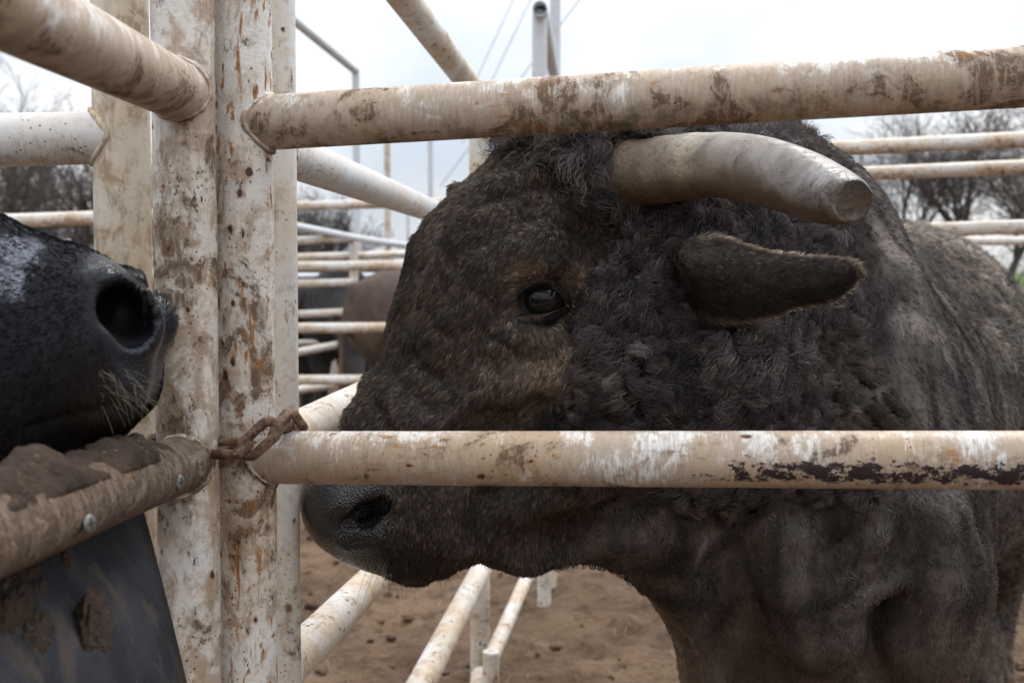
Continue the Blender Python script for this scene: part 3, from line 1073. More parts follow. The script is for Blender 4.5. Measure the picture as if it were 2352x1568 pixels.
# eye hollow, eyeball, lids
EYE = HS(1243, 686, 0.124)
ER = 0.0275
EN = unit((CAMP - npv(EYE))[None])[0]
for g in ((lambda q: q), mir):
    B.cone(g(HS(1185, 705, 0.150)), g(HS(1240, 692, 0.158)), 0.012, 0.024, 0.012, cut=True)
    B.cone(g(HS(1240, 692, 0.158)), g(HS(1275, 690, 0.152)), 0.024, 0.016, 0.012, cut=True)
    B.cone(g(HS(1150, 718, 0.150)), g(HS(1195, 706, 0.148)), 0.008, 0.012, 0.012, cut=True)


def on_eye(px, py, k=1.10):
    r = npv(P(px, py, 1.0)) - CAMP
    r /= np.linalg.norm(r)
    oc = CAMP - npv(EYE)
    b_ = oc @ r
    c_ = oc @ oc - (ER * k) ** 2
    h_ = b_ * b_ - c_
    t = -b_ - math.sqrt(h_) if h_ > 0 else -b_
    return CAMP + r * t


def lid(pts, r0, k, kk=1.10):
    q = [on_eye(x, y, kk) for x, y in pts]
    for i in range(len(q) - 1):
        B.cone(q[i], q[i + 1], r0, r0, k)
        B.cone(mir(q[i]), mir(q[i + 1]), r0, r0, k)


# nostrils: a slanting comma under an overhanging wing
for s in (1, -1):
    g = (lambda q: q) if s == 1 else mir
    w0, w1, w2 = SURF(800, 1200), SURF(840, 1184), SURF(880, 1160)
    B.cone(g(SURF(790, 1160, 0.012)), g(SURF(872, 1128, 0.012)), 0.019, 0.017, 0.012)
    B.cone(g(SURF(872, 1128, 0.012)), g(SURF(897, 1150, 0.010)), 0.014, 0.012, 0.012)
    B.cone(g(SURF(800, 1236, 0.010)), g(SURF(862, 1226, 0.012)), 0.016, 0.018, 0.014)
    inn = unit((EN * 0)[None] + (mir(w1) - w1)[None])[0] * 0.03
    B.cone(g(w0), g(w1), 0.0075, 0.0150, 0.006, cut=True)
    B.cone(g(w1), g(w2), 0.0150, 0.0105, 0.006, cut=True)
    B.cone(g(w1 + inn * 0.2), g(w1 + inn), 0.0135, 0.010, 0.006, cut=True)
    B.cone(g(w2 + inn * 0.1), g(w1 + inn), 0.010, 0.010, 0.006, cut=True)
# groove where the lip meets the cheek, notch behind the chin
ridge([(1086, 1250), (1098, 1200), (1118, 1140)], 0.010, -0.003, 0.02, cut=True)
B.ball(npv(P(1083, 1290, 1.44)), 0.022, 0.02, cut=True)
# hollow between brisket and near foreleg
ridge([(2040, 1370), (2025, 1480), (2020, 1640)], 0.055, -0.004, 0.045, both=False, cut=True)
ridge([(1720, 1230), (1710, 1350), (1740, 1480), (1760, 1640)], 0.05, -0.022, 0.04, both=False, cut=True)
ridge([(1840, 1340), (1880, 1430), (1920, 1540), (1930, 1640)], 0.05, 0.020, 0.05, both=False)
ridge([(2130, 1210), (2160, 1330), (2130, 1460), (2120, 1640)], 0.05, 0.025, 0.05, both=False)
ridge([(1990, 620), (1960, 800), (1900, 1000), (1850, 1180)], 0.06, -0.040, 0.05, both=False, cut=True)
for pts in (((1880, 1290), (1990, 1240), (2060, 1160)), ((1900, 1345), (2030, 1275), (2110, 1170)), ((1950, 1390), (2080, 1310), (2150, 1200)), ((1850, 1240), (1930, 1190), (1990, 1140))):
    ridge(pts, 0.016, 0.0115, 0.020, both=False)
# folds of the neck skin
for pts in (((1480, 520), (1440, 700), (1430, 900)), ((2060, 640), (2080, 800), (2060, 980))):
    ridge(pts, 0.030, 0.022, 0.05, both=False)

_near_eye = lambda p: np.linalg.norm(p - npv(EYE), axis=1)
_muz = HS(830, 1180, 0.04)
hd_c = HS(1180, 760, 0.02)

import time
t0_ = time.time()
bull_me = skin(BULL, (-0.32, 1.05, -0.03), (1.75, 3.65, 1.75), 0.020,
               masks=(lambda c: np.ones(len(c), bool), lambda c: np.linalg.norm((c - hd_c), axis=1) < 0.62,
                      lambda c: (_near_eye(c) < 0.09) | (np.linalg.norm(c - npv(_muz), axis=1) < 0.15)))
print("bull skin", len(bull_me.vertices), round(time.time() - t0_, 1))

bull = empty("bull", bp(0.5, 0, 0.0), "large dark brown curly-haired bull with a blunt pale horn, head behind the gate rails", "bull")
M = Mat("bull_skin")
o_ = M.obj()
c_ = M.mix(M.noise(o_, 9, 5), (0.020, 0.016, 0.013), (0.040, 0.030, 0.023))
bskin = M.bsdf(c_, 0.6, M.bump(M.noise(o_, 60, 5), 0.6, 0.004), 0.3)
body = link("body", bull_me, bskin, bull)


MUZ0 = npv(HS(755, 1160, 0.0))
bskin.node_tree.nodes.clear()
M.out = M.n("ShaderNodeOutputMaterial")
o_ = M.obj()
dv = M.n("ShaderNodeVectorMath", operation='DISTANCE')
M.set(dv.inputs[0], o_)
dv.inputs[1].default_value = tuple(HS(760, 1165, 0.0))
bare = M.step(M.math('ADD', dv.outputs['Value'], M.math('MULTIPLY', M.noise(o_, 30, 3), 0.03)), 0.150, 0.128)
c_ = M.mix(0.0, M.n('ShaderNodeAttribute', attribute_name='under_tint').outputs['Color'], (0, 0, 0))
c_ = M.mix(bare, c_, M.mix(M.noise(o_, 45, 4), (0.006, 0.0055, 0.006), (0.018, 0.015, 0.015)))
pb_ = M.math('MULTIPLY', M.voro(o_, 330), bare)
nb = M.bump(M.noise(o_, 60, 5), 0.5, 0.003, M.bump(pb_, 0.8, 0.0022))
dve = M.n("ShaderNodeVectorMath", operation='DISTANCE')
M.set(dve.inputs[0], o_)
dve.inputs[1].default_value = tuple(EYE)
lidm = M.step(dve.outputs['Value'], 0.043, 0.034)
c_ = M.mix(lidm, c_, (0.010, 0.009, 0.010))
M.bsdf(c_, M.math('SUBTRACT', 0.62, M.math('MULTIPLY', M.math('MAXIMUM', bare, M.math('MULTIPLY', lidm, 0.55)), 0.46)), nb, M.math('ADD', 0.10, M.math('MULTIPLY', bare, 0.40)))

# ---- eyes
def lathe(prof, seg, axis, up, org):
    """surface of revolution round axis; prof = [(along, radius)]"""
    ax_, u_ = Vector(axis).normalized(), Vector(up)
    u_ = (u_ - ax_ * u_.dot(ax_)).normalized()
    v_ = ax_.cross(u_)
    vs, fs = [], []
    for a, r in prof:
        for k in range(seg):
            t = 2 * math.pi * k / seg
            vs.append(Vector(org) + ax_ * a + u_ * (r * math.cos(t)) + v_ * (r * math.sin(t)))
    for i in range(len(prof) - 1):
        for k in range(seg):
            fs.append((i * seg + k, i * seg + (k + 1) % seg, (i + 1) * seg + (k + 1) % seg, (i + 1) * seg + k))
    return vs, fs


M = Mat("eye_wet")
o_ = M.n("ShaderNodeAttribute", attribute_name="off").outputs['Vector']
x, y, z = M.sep(o_)
rr_ = M.math('SQRT', M.math('ADD', M.math('POWER', M.math('MULTIPLY', x, 0.55), 2), M.math('POWER', y, 2)))
c_ = M.mix(M.step(rr_, 0.20, 0.34), (0.003, 0.004, 0.008), M.mix(M.noise(o_, 9, 4), (0.007, 0.005, 0.005), (0.014, 0.009, 0.007)))
c_ = M.mix(M.step(rr_, 0.70, 0.80), c_, (0.012, 0.010, 0.012))
eye_m = M.bsdf(c_, 0.10, None, 0.30)
for g in ((lambda q: q), mir):
    c = npv(g(npv(EYE)))
    nrm_ = g(npv(EYE) + (CAMP - npv(EYE)) * 0.1) - c
    nrm_ = unit((unit(nrm_[None])[0] * 0.75 + (HS_N if g(HM0 + HS_N)[0] == (HM0 + HS_N)[0] else -HS_N) * 0.5)[None])[0]
    prof = [(ER * 0.985 * math.cos(t), max(1e-5, ER * math.sin(t))) for t in np.linspace(0, math.pi, 33)]
    vs, fs = lathe(prof, 48, nrm_, (0, 0, 1), c)
    me = mesh_np("eye", vs, fs)
    at = me.attributes.new("off", 'FLOAT_VECTOR', 'POINT')
    vn = (np.array([tuple(v) for v in vs]) - c) / ER
    upv = unit((npv((0, 0, 1)) - nrm_ * nrm_[2])[None])[0]
    lat = np.cross(upv, nrm_)
    at.data.foreach_set("vector", np.stack([vn @ lat, vn @ upv, vn @ nrm_], 1).astype(np.float32).ravel())
    link("eye", me, eye_m, bull)

LID_UM = [(1160, 716), (1186, 702), (1200, 681), (1222, 664), (1250, 658), (1276, 667), (1292, 685), (1299, 702)]
LID_LM = [(1160, 716), (1188, 712), (1208, 716), (1234, 720), (1258, 718), (1278, 712), (1291, 706), (1299, 702)]
LID_UO = [(1142, 718), (1166, 684), (1192, 654), (1222, 638), (1256, 633), (1288, 647), (1307, 673), (1314, 703)]
LID_LO = [(1142, 718), (1170, 730), (1198, 738), (1232, 742), (1262, 739), (1288, 729), (1305, 717), (1314, 703)]
M = Mat("eyelid_skin")
o_ = M.obj()
lid_m = M.bsdf(M.mix(M.noise(o_, 160, 4), (0.009, 0.008, 0.010), (0.022, 0.019, 0.020)), 0.45, M.bump(M.noise(o_, 300, 4), 0.4, 0.0008), 0.5)
lidf_m = M.m


def build_lid(mg, og, upper, g, flip):
    nU = 40
    m_ = catmull(mg, nU); o2 = catmull(og, nU)
    rows = []
    for v, lift, kk in ((0, 0.0, 0.99), (0.0, 0, 1.045), (0.07, 0, 1.085), (0.22, 0.0018, None), (0.42, 0.0022 if upper else 0.0012, None), (0.60, 0.0002 if upper else 0.0008, None), (0.80, 0.0014, None), (1.0, -0.0035, None)):
        row = []
        for i in range(nU):
            q = m_[i] * (1 - v) + o2[i] * v
            A_ = on_eye(m_[i][0], m_[i][1], 1.09)
            Z_ = SURF0(o2[i][0], o2[i][1])
            r = npv(P(q[0], q[1], 1.0)) - CAMP
            r /= np.linalg.norm(r)
            if kk: pt = on_eye(q[0], q[1], kk)
            else:
                da, dz = np.linalg.norm(A_ - CAMP), np.linalg.norm(Z_ - CAMP)
                bulge = 0.004 * math.sin(math.pi * v)
                pt = CAMP + r * (da * (1 - v) + dz * v - bulge - lift)
            row.append(g(pt))
        rows.append(row)
    vs = [p for r in rows for p in r]
    fs = []
    for i in range(len(rows) - 1):
        for j in range(nU - 1):
            f = (i * nU + j, i * nU + j + 1, (i + 1) * nU + j + 1, (i + 1) * nU + j)
            fs.append(f if flip else f[::-1])
    me = mesh_np("eyelid", vs, fs)
    o = link("eyelid", me, lid_m, bull)
    sm = o.modifiers.new("smooth", 'SUBSURF'); sm.levels = 1; sm.render_levels = 2
    return o


_cache = {}
def SURF0(x, y):
    k = (round(float(x), 1), round(float(y), 1))
    if k not in _cache: _cache[k] = SURF(x, y)
    return _cache[k]


def catmull(pts, n):
    pts = np.array(pts, float)
    q = np.concatenate([[2 * pts[0] - pts[1]], pts, [2 * pts[-1] - pts[-2]]])
    r = []
    m_ = len(pts) - 1
    for u in np.linspace(0, m_ - 1e-6, n):
        i = int(u); t = u - i
        a, b, c, d = q[i:i + 4]
        r.append(0.5 * (2 * b + (c - a) * t + (2 * a - 5 * b + 4 * c - d) * t * t + (3 * b - a - 3 * c + d) * t ** 3))
    return np.array(r)


LIDS = []
for g, fl in ((lambda q: q, False), (mir, True)):
    LIDS.append(build_lid(LID_UM, LID_UO, True, g, fl))
    LIDS.append(build_lid(LID_LM, LID_LO, False, g, not fl))

# ---- horns
M = Mat("horn")
tn = M.n("ShaderNodeAttribute", attribute_name="along").outputs['Fac']
o_ = M.obj()
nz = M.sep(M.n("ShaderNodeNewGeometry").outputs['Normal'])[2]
big = M.noise(o_, 22, 5, 0.6, 0.5)
rp = M.n("ShaderNodeValToRGB")
els = rp.color_ramp.elements
els[0].position, els[0].color = 0.0, (0.136, 0.097, 0.064, 1)
els[1].position, els[1].color = 1.0, (0.238, 0.218, 0.208, 1)
for ps, cc in ((0.20, (0.167, 0.122, 0.082, 1)), (0.34, (0.194, 0.151, 0.108, 1)), (0.38, (0.317, 0.260, 0.184, 1)), (0.46, (0.216, 0.172, 0.132, 1)), (0.62, (0.220, 0.185, 0.156, 1)), (0.8, (0.246, 0.223, 0.208, 1))):
    e = els.new(ps); e.color = cc
M.set(rp.inputs[0], M.math('ADD', tn, M.math('MULTIPLY', M.math('SUBTRACT', big, 0.5), 0.12)))
c_ = M.mix(M.step(big, 0.44, 0.62, 0, 0.65), rp.outputs[0], (0.105, 0.075, 0.052))
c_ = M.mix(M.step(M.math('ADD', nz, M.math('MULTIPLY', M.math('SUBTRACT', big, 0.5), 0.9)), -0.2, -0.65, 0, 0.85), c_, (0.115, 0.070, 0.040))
ring = M.noise(M.map(o_, (0, 0, 0), (60, 60, 60)), 1.0, 3)
crk = M.step(M.math('ABSOLUTE', M.math('SUBTRACT', M.noise(o_, 30, 6, 0.65, 1.4), 0.5)), 0.010, 0.003)
crk = M.math('MULTIPLY', crk, M.step(M.noise(o_, 14, 2), 0.44, 0.56))
c_ = M.mix(M.math('MULTIPLY', crk, 0.9), c_, (0.06, 0.04, 0.028))
c_ = M.mix(M.step(M.noise(o_, 110, 5, 0.7), 0.55, 0.75, 0, 0.45), c_, (0.14, 0.10, 0.07))
hh = M.math('ADD', M.math('MULTIPLY', M.noise(o_, 140, 4, 0.65), M.step(tn, 0.5, 0.2)), M.math('MULTIPLY', big, 1.2))
hh = M.math('SUBTRACT', hh, M.math('MULTIPLY', crk, 0.8))
wv = M.n("ShaderNodeTexWave", wave_type='BANDS')
hh = M.math('ADD', hh, M.math('MULTIPLY', M.math('SINE', M.math('ADD', M.math('MULTIPLY', tn, 120), M.math('MULTIPLY', big, 9))), 0.10))
wn_ = M.n("ShaderNodeAttribute", attribute_name="worn").outputs['Fac']
cut_c = M.mix(M.noise(o_, 70, 7, 0.7), (0.045, 0.032, 0.024), (0.175, 0.140, 0.108))
cut_c = M.mix(M.step(M.noise(o_, 38, 5, 0.65), 0.55, 0.66), cut_c, (0.27, 0.23, 0.185))
c_ = M.mix(M.step(M.math('ADD', wn_, M.math('MULTIPLY', M.math('SUBTRACT', big, 0.5), 0.8)), 0.30, 0.62), c_, cut_c)
edge_ = M.math('MULTIPLY', M.step(tn, 0.86, 0.97), M.step(M.noise(o_, 48, 6, 0.7), 0.52, 0.62))
c_ = M.mix(M.math('MULTIPLY', edge_, 0.7), c_, (0.10, 0.062, 0.034))
hh = M.math('ADD', hh, M.math('MULTIPLY', M.math('MULTIPLY', M.noise(o_, 120, 6, 0.7), wn_), 2.0))
rgh = M.math('ADD', M.step(tn, 0.15, 0.65, 0.60, 0.32), M.math('MULTIPLY', M.math('SUBTRACT', big, 0.5), 0.5))
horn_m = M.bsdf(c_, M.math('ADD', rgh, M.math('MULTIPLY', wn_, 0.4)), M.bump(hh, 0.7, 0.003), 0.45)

HP = [(1310, 408, 64, 1.545), (1390, 404, 78, 1.50), (1480, 397, 77, 1.455), (1560, 386, 76, 1.41), (1650, 381, 75, 1.365), (1740, 392, 78, 1.315),
      (1825, 416, 77, 1.265), (1885, 440, 74, 1.222), (1922, 452, 69, 1.19), (1938, 457, 67, 1.175)]


def build_horn(g, flip):
    NB = 90
    hp = catmull([[*npv(P(x, y, d)), r * d / FPX] for x, y, r, d in HP], NB)
    cen, rad = list(hp[:, :3]), list(hp[:, 3])
    tg_end = unit((cen[-1] - cen[-6])[None])[0]
    tg_end = unit((tg_end * 0.75 + npv((0.35, -0.55, -0.25)))[None])[0]
    rE = rad[-1]
    for k in range(1, 23):                       # a blunt round end
        a = math.pi / 2 * k / 22
        cen.append(hp[-1, :3] + tg_end * rE * 0.80 * math.sin(a))
        rad.append(max(1e-4, rE * math.cos(a) ** 0.8))
    NT = len(cen)
    fn = unit(npv((0.30, -0.93, -0.20))[None])[0]     # the worn facet faces out and a little down
    fp_ = hp[-1, :3] + fn * rE * 0.47 + npv((0.004, 0, -0.002))
    vs, fs, al = [], [], []
    S = 72
    a_ = None
    for i in range(NT):
        tg = unit((cen[min(NT - 1, i + 1)] - cen[max(0, i - 1)])[None])[0]
        if i > 80: tg = unit((tg * max(0, (90 - i) / 10) + tg_end * min(1, (i - 80) / 10))[None])[0]
        u = npv((0, 0, 1)) if a_ is None else a_
        u = unit((u - tg * (u @ tg))[None])[0]
        a_ = u
        v = np.cross(tg, u)
        sq_ = 1 - 0.14 * min(1, max(0, (i - 66) / 23))
        for j in range(S):
            t = 2 * math.pi * j / S
            w_ = 1 + 0.014 * math.sin(i * 0.8) * (i < 40) + 0.014 * math.sin(3 * t + i * 0.05) + 0.010 * math.sin(5 * t - i * 0.11)
            vs.append(cen[i] + (u * math.cos(t) * sq_ + v * math.sin(t)) * rad[i] * w_)
            al.append(min(1.0, i / 89))
    vs = np.array(vs)
    q = vs + 0
    h_ = (vs - fp_) @ fn
    nz_ = (fbm(vs, 60, 3, 19) - 0.5) * 0.010
    on = h_ > nz_
    vs[on] -= np.outer(h_[on] - nz_[on] * 0.4, fn)
    rr = np.linalg.norm(vs - fp_ - np.outer((vs - fp_) @ fn, fn), axis=1)
    rmx = rr[on].max()
    dish = np.clip(1 - (rr / (rmx * 0.80)) ** 4, 0, 1) * on
    vs -= np.outer(dish * (0.0045 + (fbm(vs, 90, 3, 7) - 0.5) * 0.006), fn)
    for i in range(NT - 1):
        for j in range(S):
            fs.append((i * S + j, i * S + (j + 1) % S, (i + 1) * S + (j + 1) % S, (i + 1) * S + j))
    me = mesh_np("horn", [g(x) for x in vs], [f if not flip else f[::-1] for f in fs])
    at = me.attributes.new("along", 'FLOAT', 'POINT')
    at.data.foreach_set("value", np.array(al, np.float32))
    at = me.attributes.new("worn", 'FLOAT', 'POINT')
    wn = np.clip(1 - (rr / (rmx * 0.86)) ** 6, 0, 1) * on
    at.data.foreach_set("value", wn.astype(np.float32))
    link("horn", me, horn_m, bull)


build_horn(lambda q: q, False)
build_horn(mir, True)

# ---- ears
ET = [(1560, 575), (1600, 555), (1650, 550), (1700, 560), (1760, 577), (1830, 586), (1890, 591), (1940, 595), (1962, 602), (1972, 616)]
EB = [(1560, 655), (1605, 705), (1655, 728), (1710, 736), (1765, 727), (1820, 712), (1880, 697), (1930, 676), (1964, 650), (1976, 630)]
ET_, EB_ = catmull(ET, 60), catmull(EB, 60)


def ear_pt(u, v, off):
    """u 0..1 base to tip, v 0..1 top edge to lower edge"""
    i = min(59, int(round(u * 59)))
    a, b = ET_[i], EB_[i]
    q = a * (1 - v) + b * v
    wav = 4.0 * math.sin(u * 19) * (v > 0.85) * (u > 0.5)
    d = 1.430 - 0.175 * u - 0.040 * math.sin(math.pi * v) * math.sin(math.pi * min(1, u * 0.85 + 0.12)) ** 0.7 + 0.025 * v * (1 - u)
    return npv(P(q[0], q[1] + wav, d + off))


def build_ear(g, flip):
    n, m_ = 60, 25
    vs = []
    for layer in (0, 1):
        for i in range(n):
            for j in range(m_):
                u, v = i / (n - 1), j / (m_ - 1)
                edge = min(1, 4 * min(v, 1 - v)) * min(1, 5 * (1 - u))
                vs.append(g(ear_pt(u, v, layer * (0.002 + 0.010 * edge ** 0.6 * (1 - 0.4 * u)))))
    fs = []
    K = n * m_
    for i in range(n - 1):
        for j in range(m_ - 1):
            a = i * m_ + j
            fs.append((a, a + 1, a + m_ + 1, a + m_))
            fs.append((K + a, K + a + m_, K + a + m_ + 1, K + a + 1))
    rim = [j for j in range(m_)] + [i * m_ + m_ - 1 for i in range(1, n)] + [(n - 1) * m_ + j for j in range(m_ - 2, -1, -1)] + [i * m_ for i in range(n - 2, 0, -1)]
    for k in range(len(rim)):
        a, b = rim[k], rim[(k + 1) % len(rim)]
        fs.append((b, a, K + a, K + b))
    me = mesh_np("ear", vs, [f if not flip else f[::-1] for f in fs])
    return link("ear", me, bskin, bull), me


ear_o, ear_me = build_ear(lambda q: q, False)
build_ear(mir, True)
# ---------------------------------------------------------------- the bull's coat
def sst(x, a, b):
    t = np.clip((x - a) / (b - a), 0, 1)
    return t * t * (3 - 2 * t)


fur_m = hair_mat("bull_fur")
Hc = SURF(1385, 800)
NAX = unit((bp(0.02, 0.20, 1.08) - Hc)[None])[0]
FACE_DN = unit((HS(850, 1130, 0) - HS(1310, 400, 0))[None])[0]
POLL = HS(1335, 385, 0.04)
MUZP = npv(HS(760, 1165, 0.0))
TANS = [(SURF(1325, 640), 0.030), (SURF(1318, 730), 0.036), (SURF(1300, 800), 0.040), (SURF(1260, 860), 0.040), (SURF(1210, 632), 0.022)]
EARB = npv(P(1600, 625, 1.42))
def seg_d(p, a, b):
    ba = b - a
    h = np.clip(((p - a) @ ba) / (ba @ ba), 0, 1)
    return np.linalg.norm(p - a - h[:, None] * ba, axis=1)


def toward(p, n):
    v = unit(CAMP - p)
    return 0.22 + 0.78 * sst((v * n).sum(1), -0.45, -0.05)


NZ = [1.0]


def spread(N, sg): return np.exp(RNG.normal(0, sg, N) * NZ[0])


def near_both(p, c):
    return np.minimum(np.linalg.norm(p - c, axis=1), np.linalg.norm(p - mir(c), axis=1))


def w_curl(p):
    q = p.copy()
    s_ = (q - HM0) @ HS_N
    u = (q - Hc) @ NAX
    lo = vnoise(p, 9, 5) * 0.06
    w_ = sst(u + lo, 0.00, 0.05) * (1 - sst(u + lo, 0.40, 0.50))
    hdz = 1 - sst(seg_d(p, HS(1100, 800, 0), HS(900, 1100, 0)), 0.16, 0.12)
    w_ = w_ * (1 - sst(u, -0.2, 0.1) * 0)
    pl = 1 - sst(np.linalg.norm(p - POLL, axis=1), 0.065, 0.115)
    lz = sst(p[:, 2] + lo, 0.99, 1.10)
    return np.clip(np.maximum(w_ * lz, pl), 0, 1)


def bare(p):
    eb = sst(near_both(p, npv(EYE)), ER * 1.30, ER * 1.48)
    mz = sst(np.linalg.norm(p - MUZP, axis=1) + (vnoise(p, 30, 8) - 0.5) * 0.03, 0.108, 0.128)
    nos = sst(near_both(p, SURF(842, 1184)), 0.030, 0.042)
    return eb * mz * nos


def is_head(p):
    u = (p - Hc) @ NAX
    return 1 - sst(u, 0.02, 0.08)


def wf_face(p, n):
    return is_head(p) * (1 - 0.85 * w_curl(p)) * bare(p) * off_horn(p) * toward(p, n) * (p[:, 2] > 0.5)


def st_face(p, n):
    N = len(p)
    e = near_both(p, npv(EYE))
    flow = FACE_DN + 0.25 * np.stack([vnoise(p, 14, 21) - .5, vnoise(p, 14, 22) - .5, vnoise(p, 14, 23) - .5], 1) * 2.4
    rad_e = unit(p - npv(EYE))
    we = np.exp(-(e / 0.075) ** 2)[:, None]
    flow = flow * (1 - we) + (rad_e + npv((0.3, 0, -0.2))) * we
    down = sst(p[:, 2], 1.05, 0.95)[:, None]
    flow = flow * (1 - down * .5) + npv((0.3, 0, -0.6)) * down * .5
    big = vnoise(p, 12, 31)
    ln = 0.0085 + 0.004 * big - 0.003 * np.exp(-(e / 0.07) ** 2)
    mz = np.exp(-(np.linalg.norm(p - MUZP, axis=1) / 0.15) ** 2)
    ln = ln * (1 - 0.55 * mz)
    tan = np.zeros(N)
    for c, r in TANS: tan = np.maximum(tan, np.exp(-(near_both(p, c) / r) ** 2))
    tan = np.clip(tan * (0.75 + 0.5 * vnoise(p, 40, 4)), 0, 1) * sst(e, 0.030, 0.042)
    c0 = npv((0.115, 0.091, 0.073)) * (0.3 + 1.4 * fbm(p, 16, 4, 55))[:, None]
    c0 = c0 * spread(N, 0.42)[:, None]
    ct_ = npv((0.31, 0.225, 0.160)) * spread(N, 0.3)[:, None]
    col = c0 * (1 - tan[:, None] * 0.85) + ct_ * tan[:, None] * 0.85
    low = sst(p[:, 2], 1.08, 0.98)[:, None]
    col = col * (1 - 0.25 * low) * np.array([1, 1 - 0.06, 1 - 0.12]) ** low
    return flow, ln, 0.91 + 0.04 * (1 - big), 0.0004 + 0.0008 * big, np.full(N, 0.5), 0.35 + 0.35 * big, np.full(N, 0.00034), col


HORN_A, HORN_B = npv(P(1385, 404, 1.50)), npv(P(1520, 392, 1.43))
EAR_A, EAR_B = npv(P(1575, 610, 1.43)), npv(P(1800, 655, 1.30))


def off_horn(p):
    """no hair on the horn or across the ear"""
    a = np.minimum(seg_d(p, HORN_A, HORN_B), seg_d(p, mir(HORN_A), mir(HORN_B)))
    e_ = seg_d(p, EAR_A, EAR_B)
    return sst(a, 0.042, 0.050) * sst(e_, 0.020, 0.040)


def wf_mane(p, n):
    return np.clip(w_curl(p), 0, 1) * bare(p) * toward(p, n) * off_horn(p)


def st_mane(p, n):
    N = len(p)
    pl = 1 - sst(np.linalg.norm(p - POLL, axis=1), 0.06, 0.13)
    fl = np.stack([vnoise(p, 7, 61) - .5, vnoise(p, 7, 62) - .5, vnoise(p, 7, 63) - .5], 1) * 1.6
    flow = npv((0.10, 0, -0.75)) + fl
    flow = flow * (1 - pl[:, None]) + (FACE_DN * 0.7 + npv((0.15, 0, 0.15)) + fl * 0.5) * pl[:, None]
    up = sst(p[:, 2], 1.2, 1.45)
    ln = 0.034 + 0.014 * pl + 0.006 * up
    lowz = sst(p[:, 2], 1.02, 0.88)
    ln = ln * (1 - 0.55 * lowz)
    col = npv((0.080, 0.068, 0.064)) * (0.6 + 1.0 * fbm(p, 10, 3, 71))[:, None] * spread(N, 0.42)[:, None]
    warm = (sst(fbm(p, 6, 3, 81), 0.5, 0.65) * 0.5)[:, None]
    col = col * (1 - warm) + npv((0.120, 0.090, 0.070)) * warm
    lite = ((RNG.random(N) < 0.05) * pl)[:, None]
    return flow, ln, np.full(N, 0.74) + 0.12 * lowz, 0.0058 - 0.003 * lowz, 2.0 - 1.0 * pl, 0.97 - 0.15 * pl - 0.2 * lowz, np.full(N, 0.00042), col


def wf_coat(p, n):
    return (1 - is_head(p)) * (1 - 0.9 * w_curl(p)) * toward(p, n) * sst(p[:, 2], 0.02, 0.08)


def st_coat(p, n):
    N = len(p)
    b = (p - BC) @ BB
    streak_ = fbm(p * npv((1, 1, 0.3)), 14, 3, 77)
    back = sst(b + 0.10 * (streak_ - 0.5), 0.34, 0.52)
    flow = npv((0.12, 0.15, -1.0)) + BB * 0.5 + 0.5 * np.stack([vnoise(p, 6, 91) - .5, vnoise(p, 6, 92) - .5, vnoise(p, 6, 93) - .5], 1)
    streak = fbm(p * npv((1, 1, 0.16)), 26, 3, 101)
    ln = 0.0095 + 0.010 * back
    c0 = npv((0.150, 0.126, 0.113)) * (0.1 + 2.2 * streak ** 2)[:, None]
    low = sst(p[:, 2], 0.95, 0.60)[:, None]
    c0 = c0 * (1 - low) + npv((0.190, 0.148, 0.119)) * (0.6 + 0.7 * streak)[:, None] * low
    tuft = fbm(p, 22, 3, 111)
    c1 = npv((0.36, 0.305, 0.255)) * (0.1 + 1.8 * tuft ** 1.6)[:, None]
    topz = sst(p[:, 2], 1.0, 1.25)
    bk = (back * (0.5 + 0.5 * topz))[:, None]
    col = (c0 * (1 - bk) + c1 * bk) * spread(N, 0.28)[:, None]
    fleg = (sst(-((p - BC) @ BS), 0.03, 0.08) * sst(p[:, 2], 0.86, 0.74) * (b < 0.4))[:, None]
    col = col * (1 - fleg * 0.7) + npv((0.30, 0.215, 0.15)) * (0.6 + 0.6 * streak)[:, None] * fleg * 0.7
    col[p[:, 2] < 0.09] *= 0.4
    thr = sst(0.35 - b, 0.0, 0.15) * sst(p[:, 2], 1.12, 1.0) * sst(p[:, 2], 0.72, 0.85)
    return flow, ln, 0.96 - 0.18 * back, 0.0003 + 0.0045 * back + 0.0022 * thr, np.full(N, 0.8), 0.25 + 0.4 * back, np.full(N, 0.0006), col


FM = 1.0
# lumps of matted curls raised on the skin itself
v_, n_, t_ = mesh_arrays(bull_me)
wl = w_curl(v_) * bare(v_)
cand = np.nonzero(wl > 0.3)[0]
RNG.shuffle(cand)
kd = kdtree.KDTree(3000)
SQ = npv((1, 1, 0.45))
lump_i = cand[:3000]
for k, i in enumerate(lump_i): kd.insert(v_[i] * SQ, k)
kd.balance()
dl = np.zeros(len(v_)); la = np.zeros(len(v_)); lamp = RNG.uniform(0.3, 1.35, 3000)
for i in np.nonzero(wl > 0.02)[0]:
    _, k_, dl[i] = kd.find(v_[i] * SQ)
    la[i] = lamp[k_]
bumpy = np.where(wl > 0.02, (1 - (dl / 0.013) ** 2).clip(-0.6, 1), 0) * 0.0110 * wl * la
fold = (fbm(v_, 30, 3, 140) - 0.5) * 0.011 * is_head(v_) * bare(v_) * (1 - wl)
tuft_ = (fbm(v_, 34, 2, 141) - 0.5) * 0.014 * sst((v_ - BC) @ BB, 0.45, 0.6)
v_ = v_ + n_ * (bumpy + fold + tuft_)[:, None]
bull_me.vertices.foreach_set("co", v_.astype(np.float32).ravel())
bull_me.update()
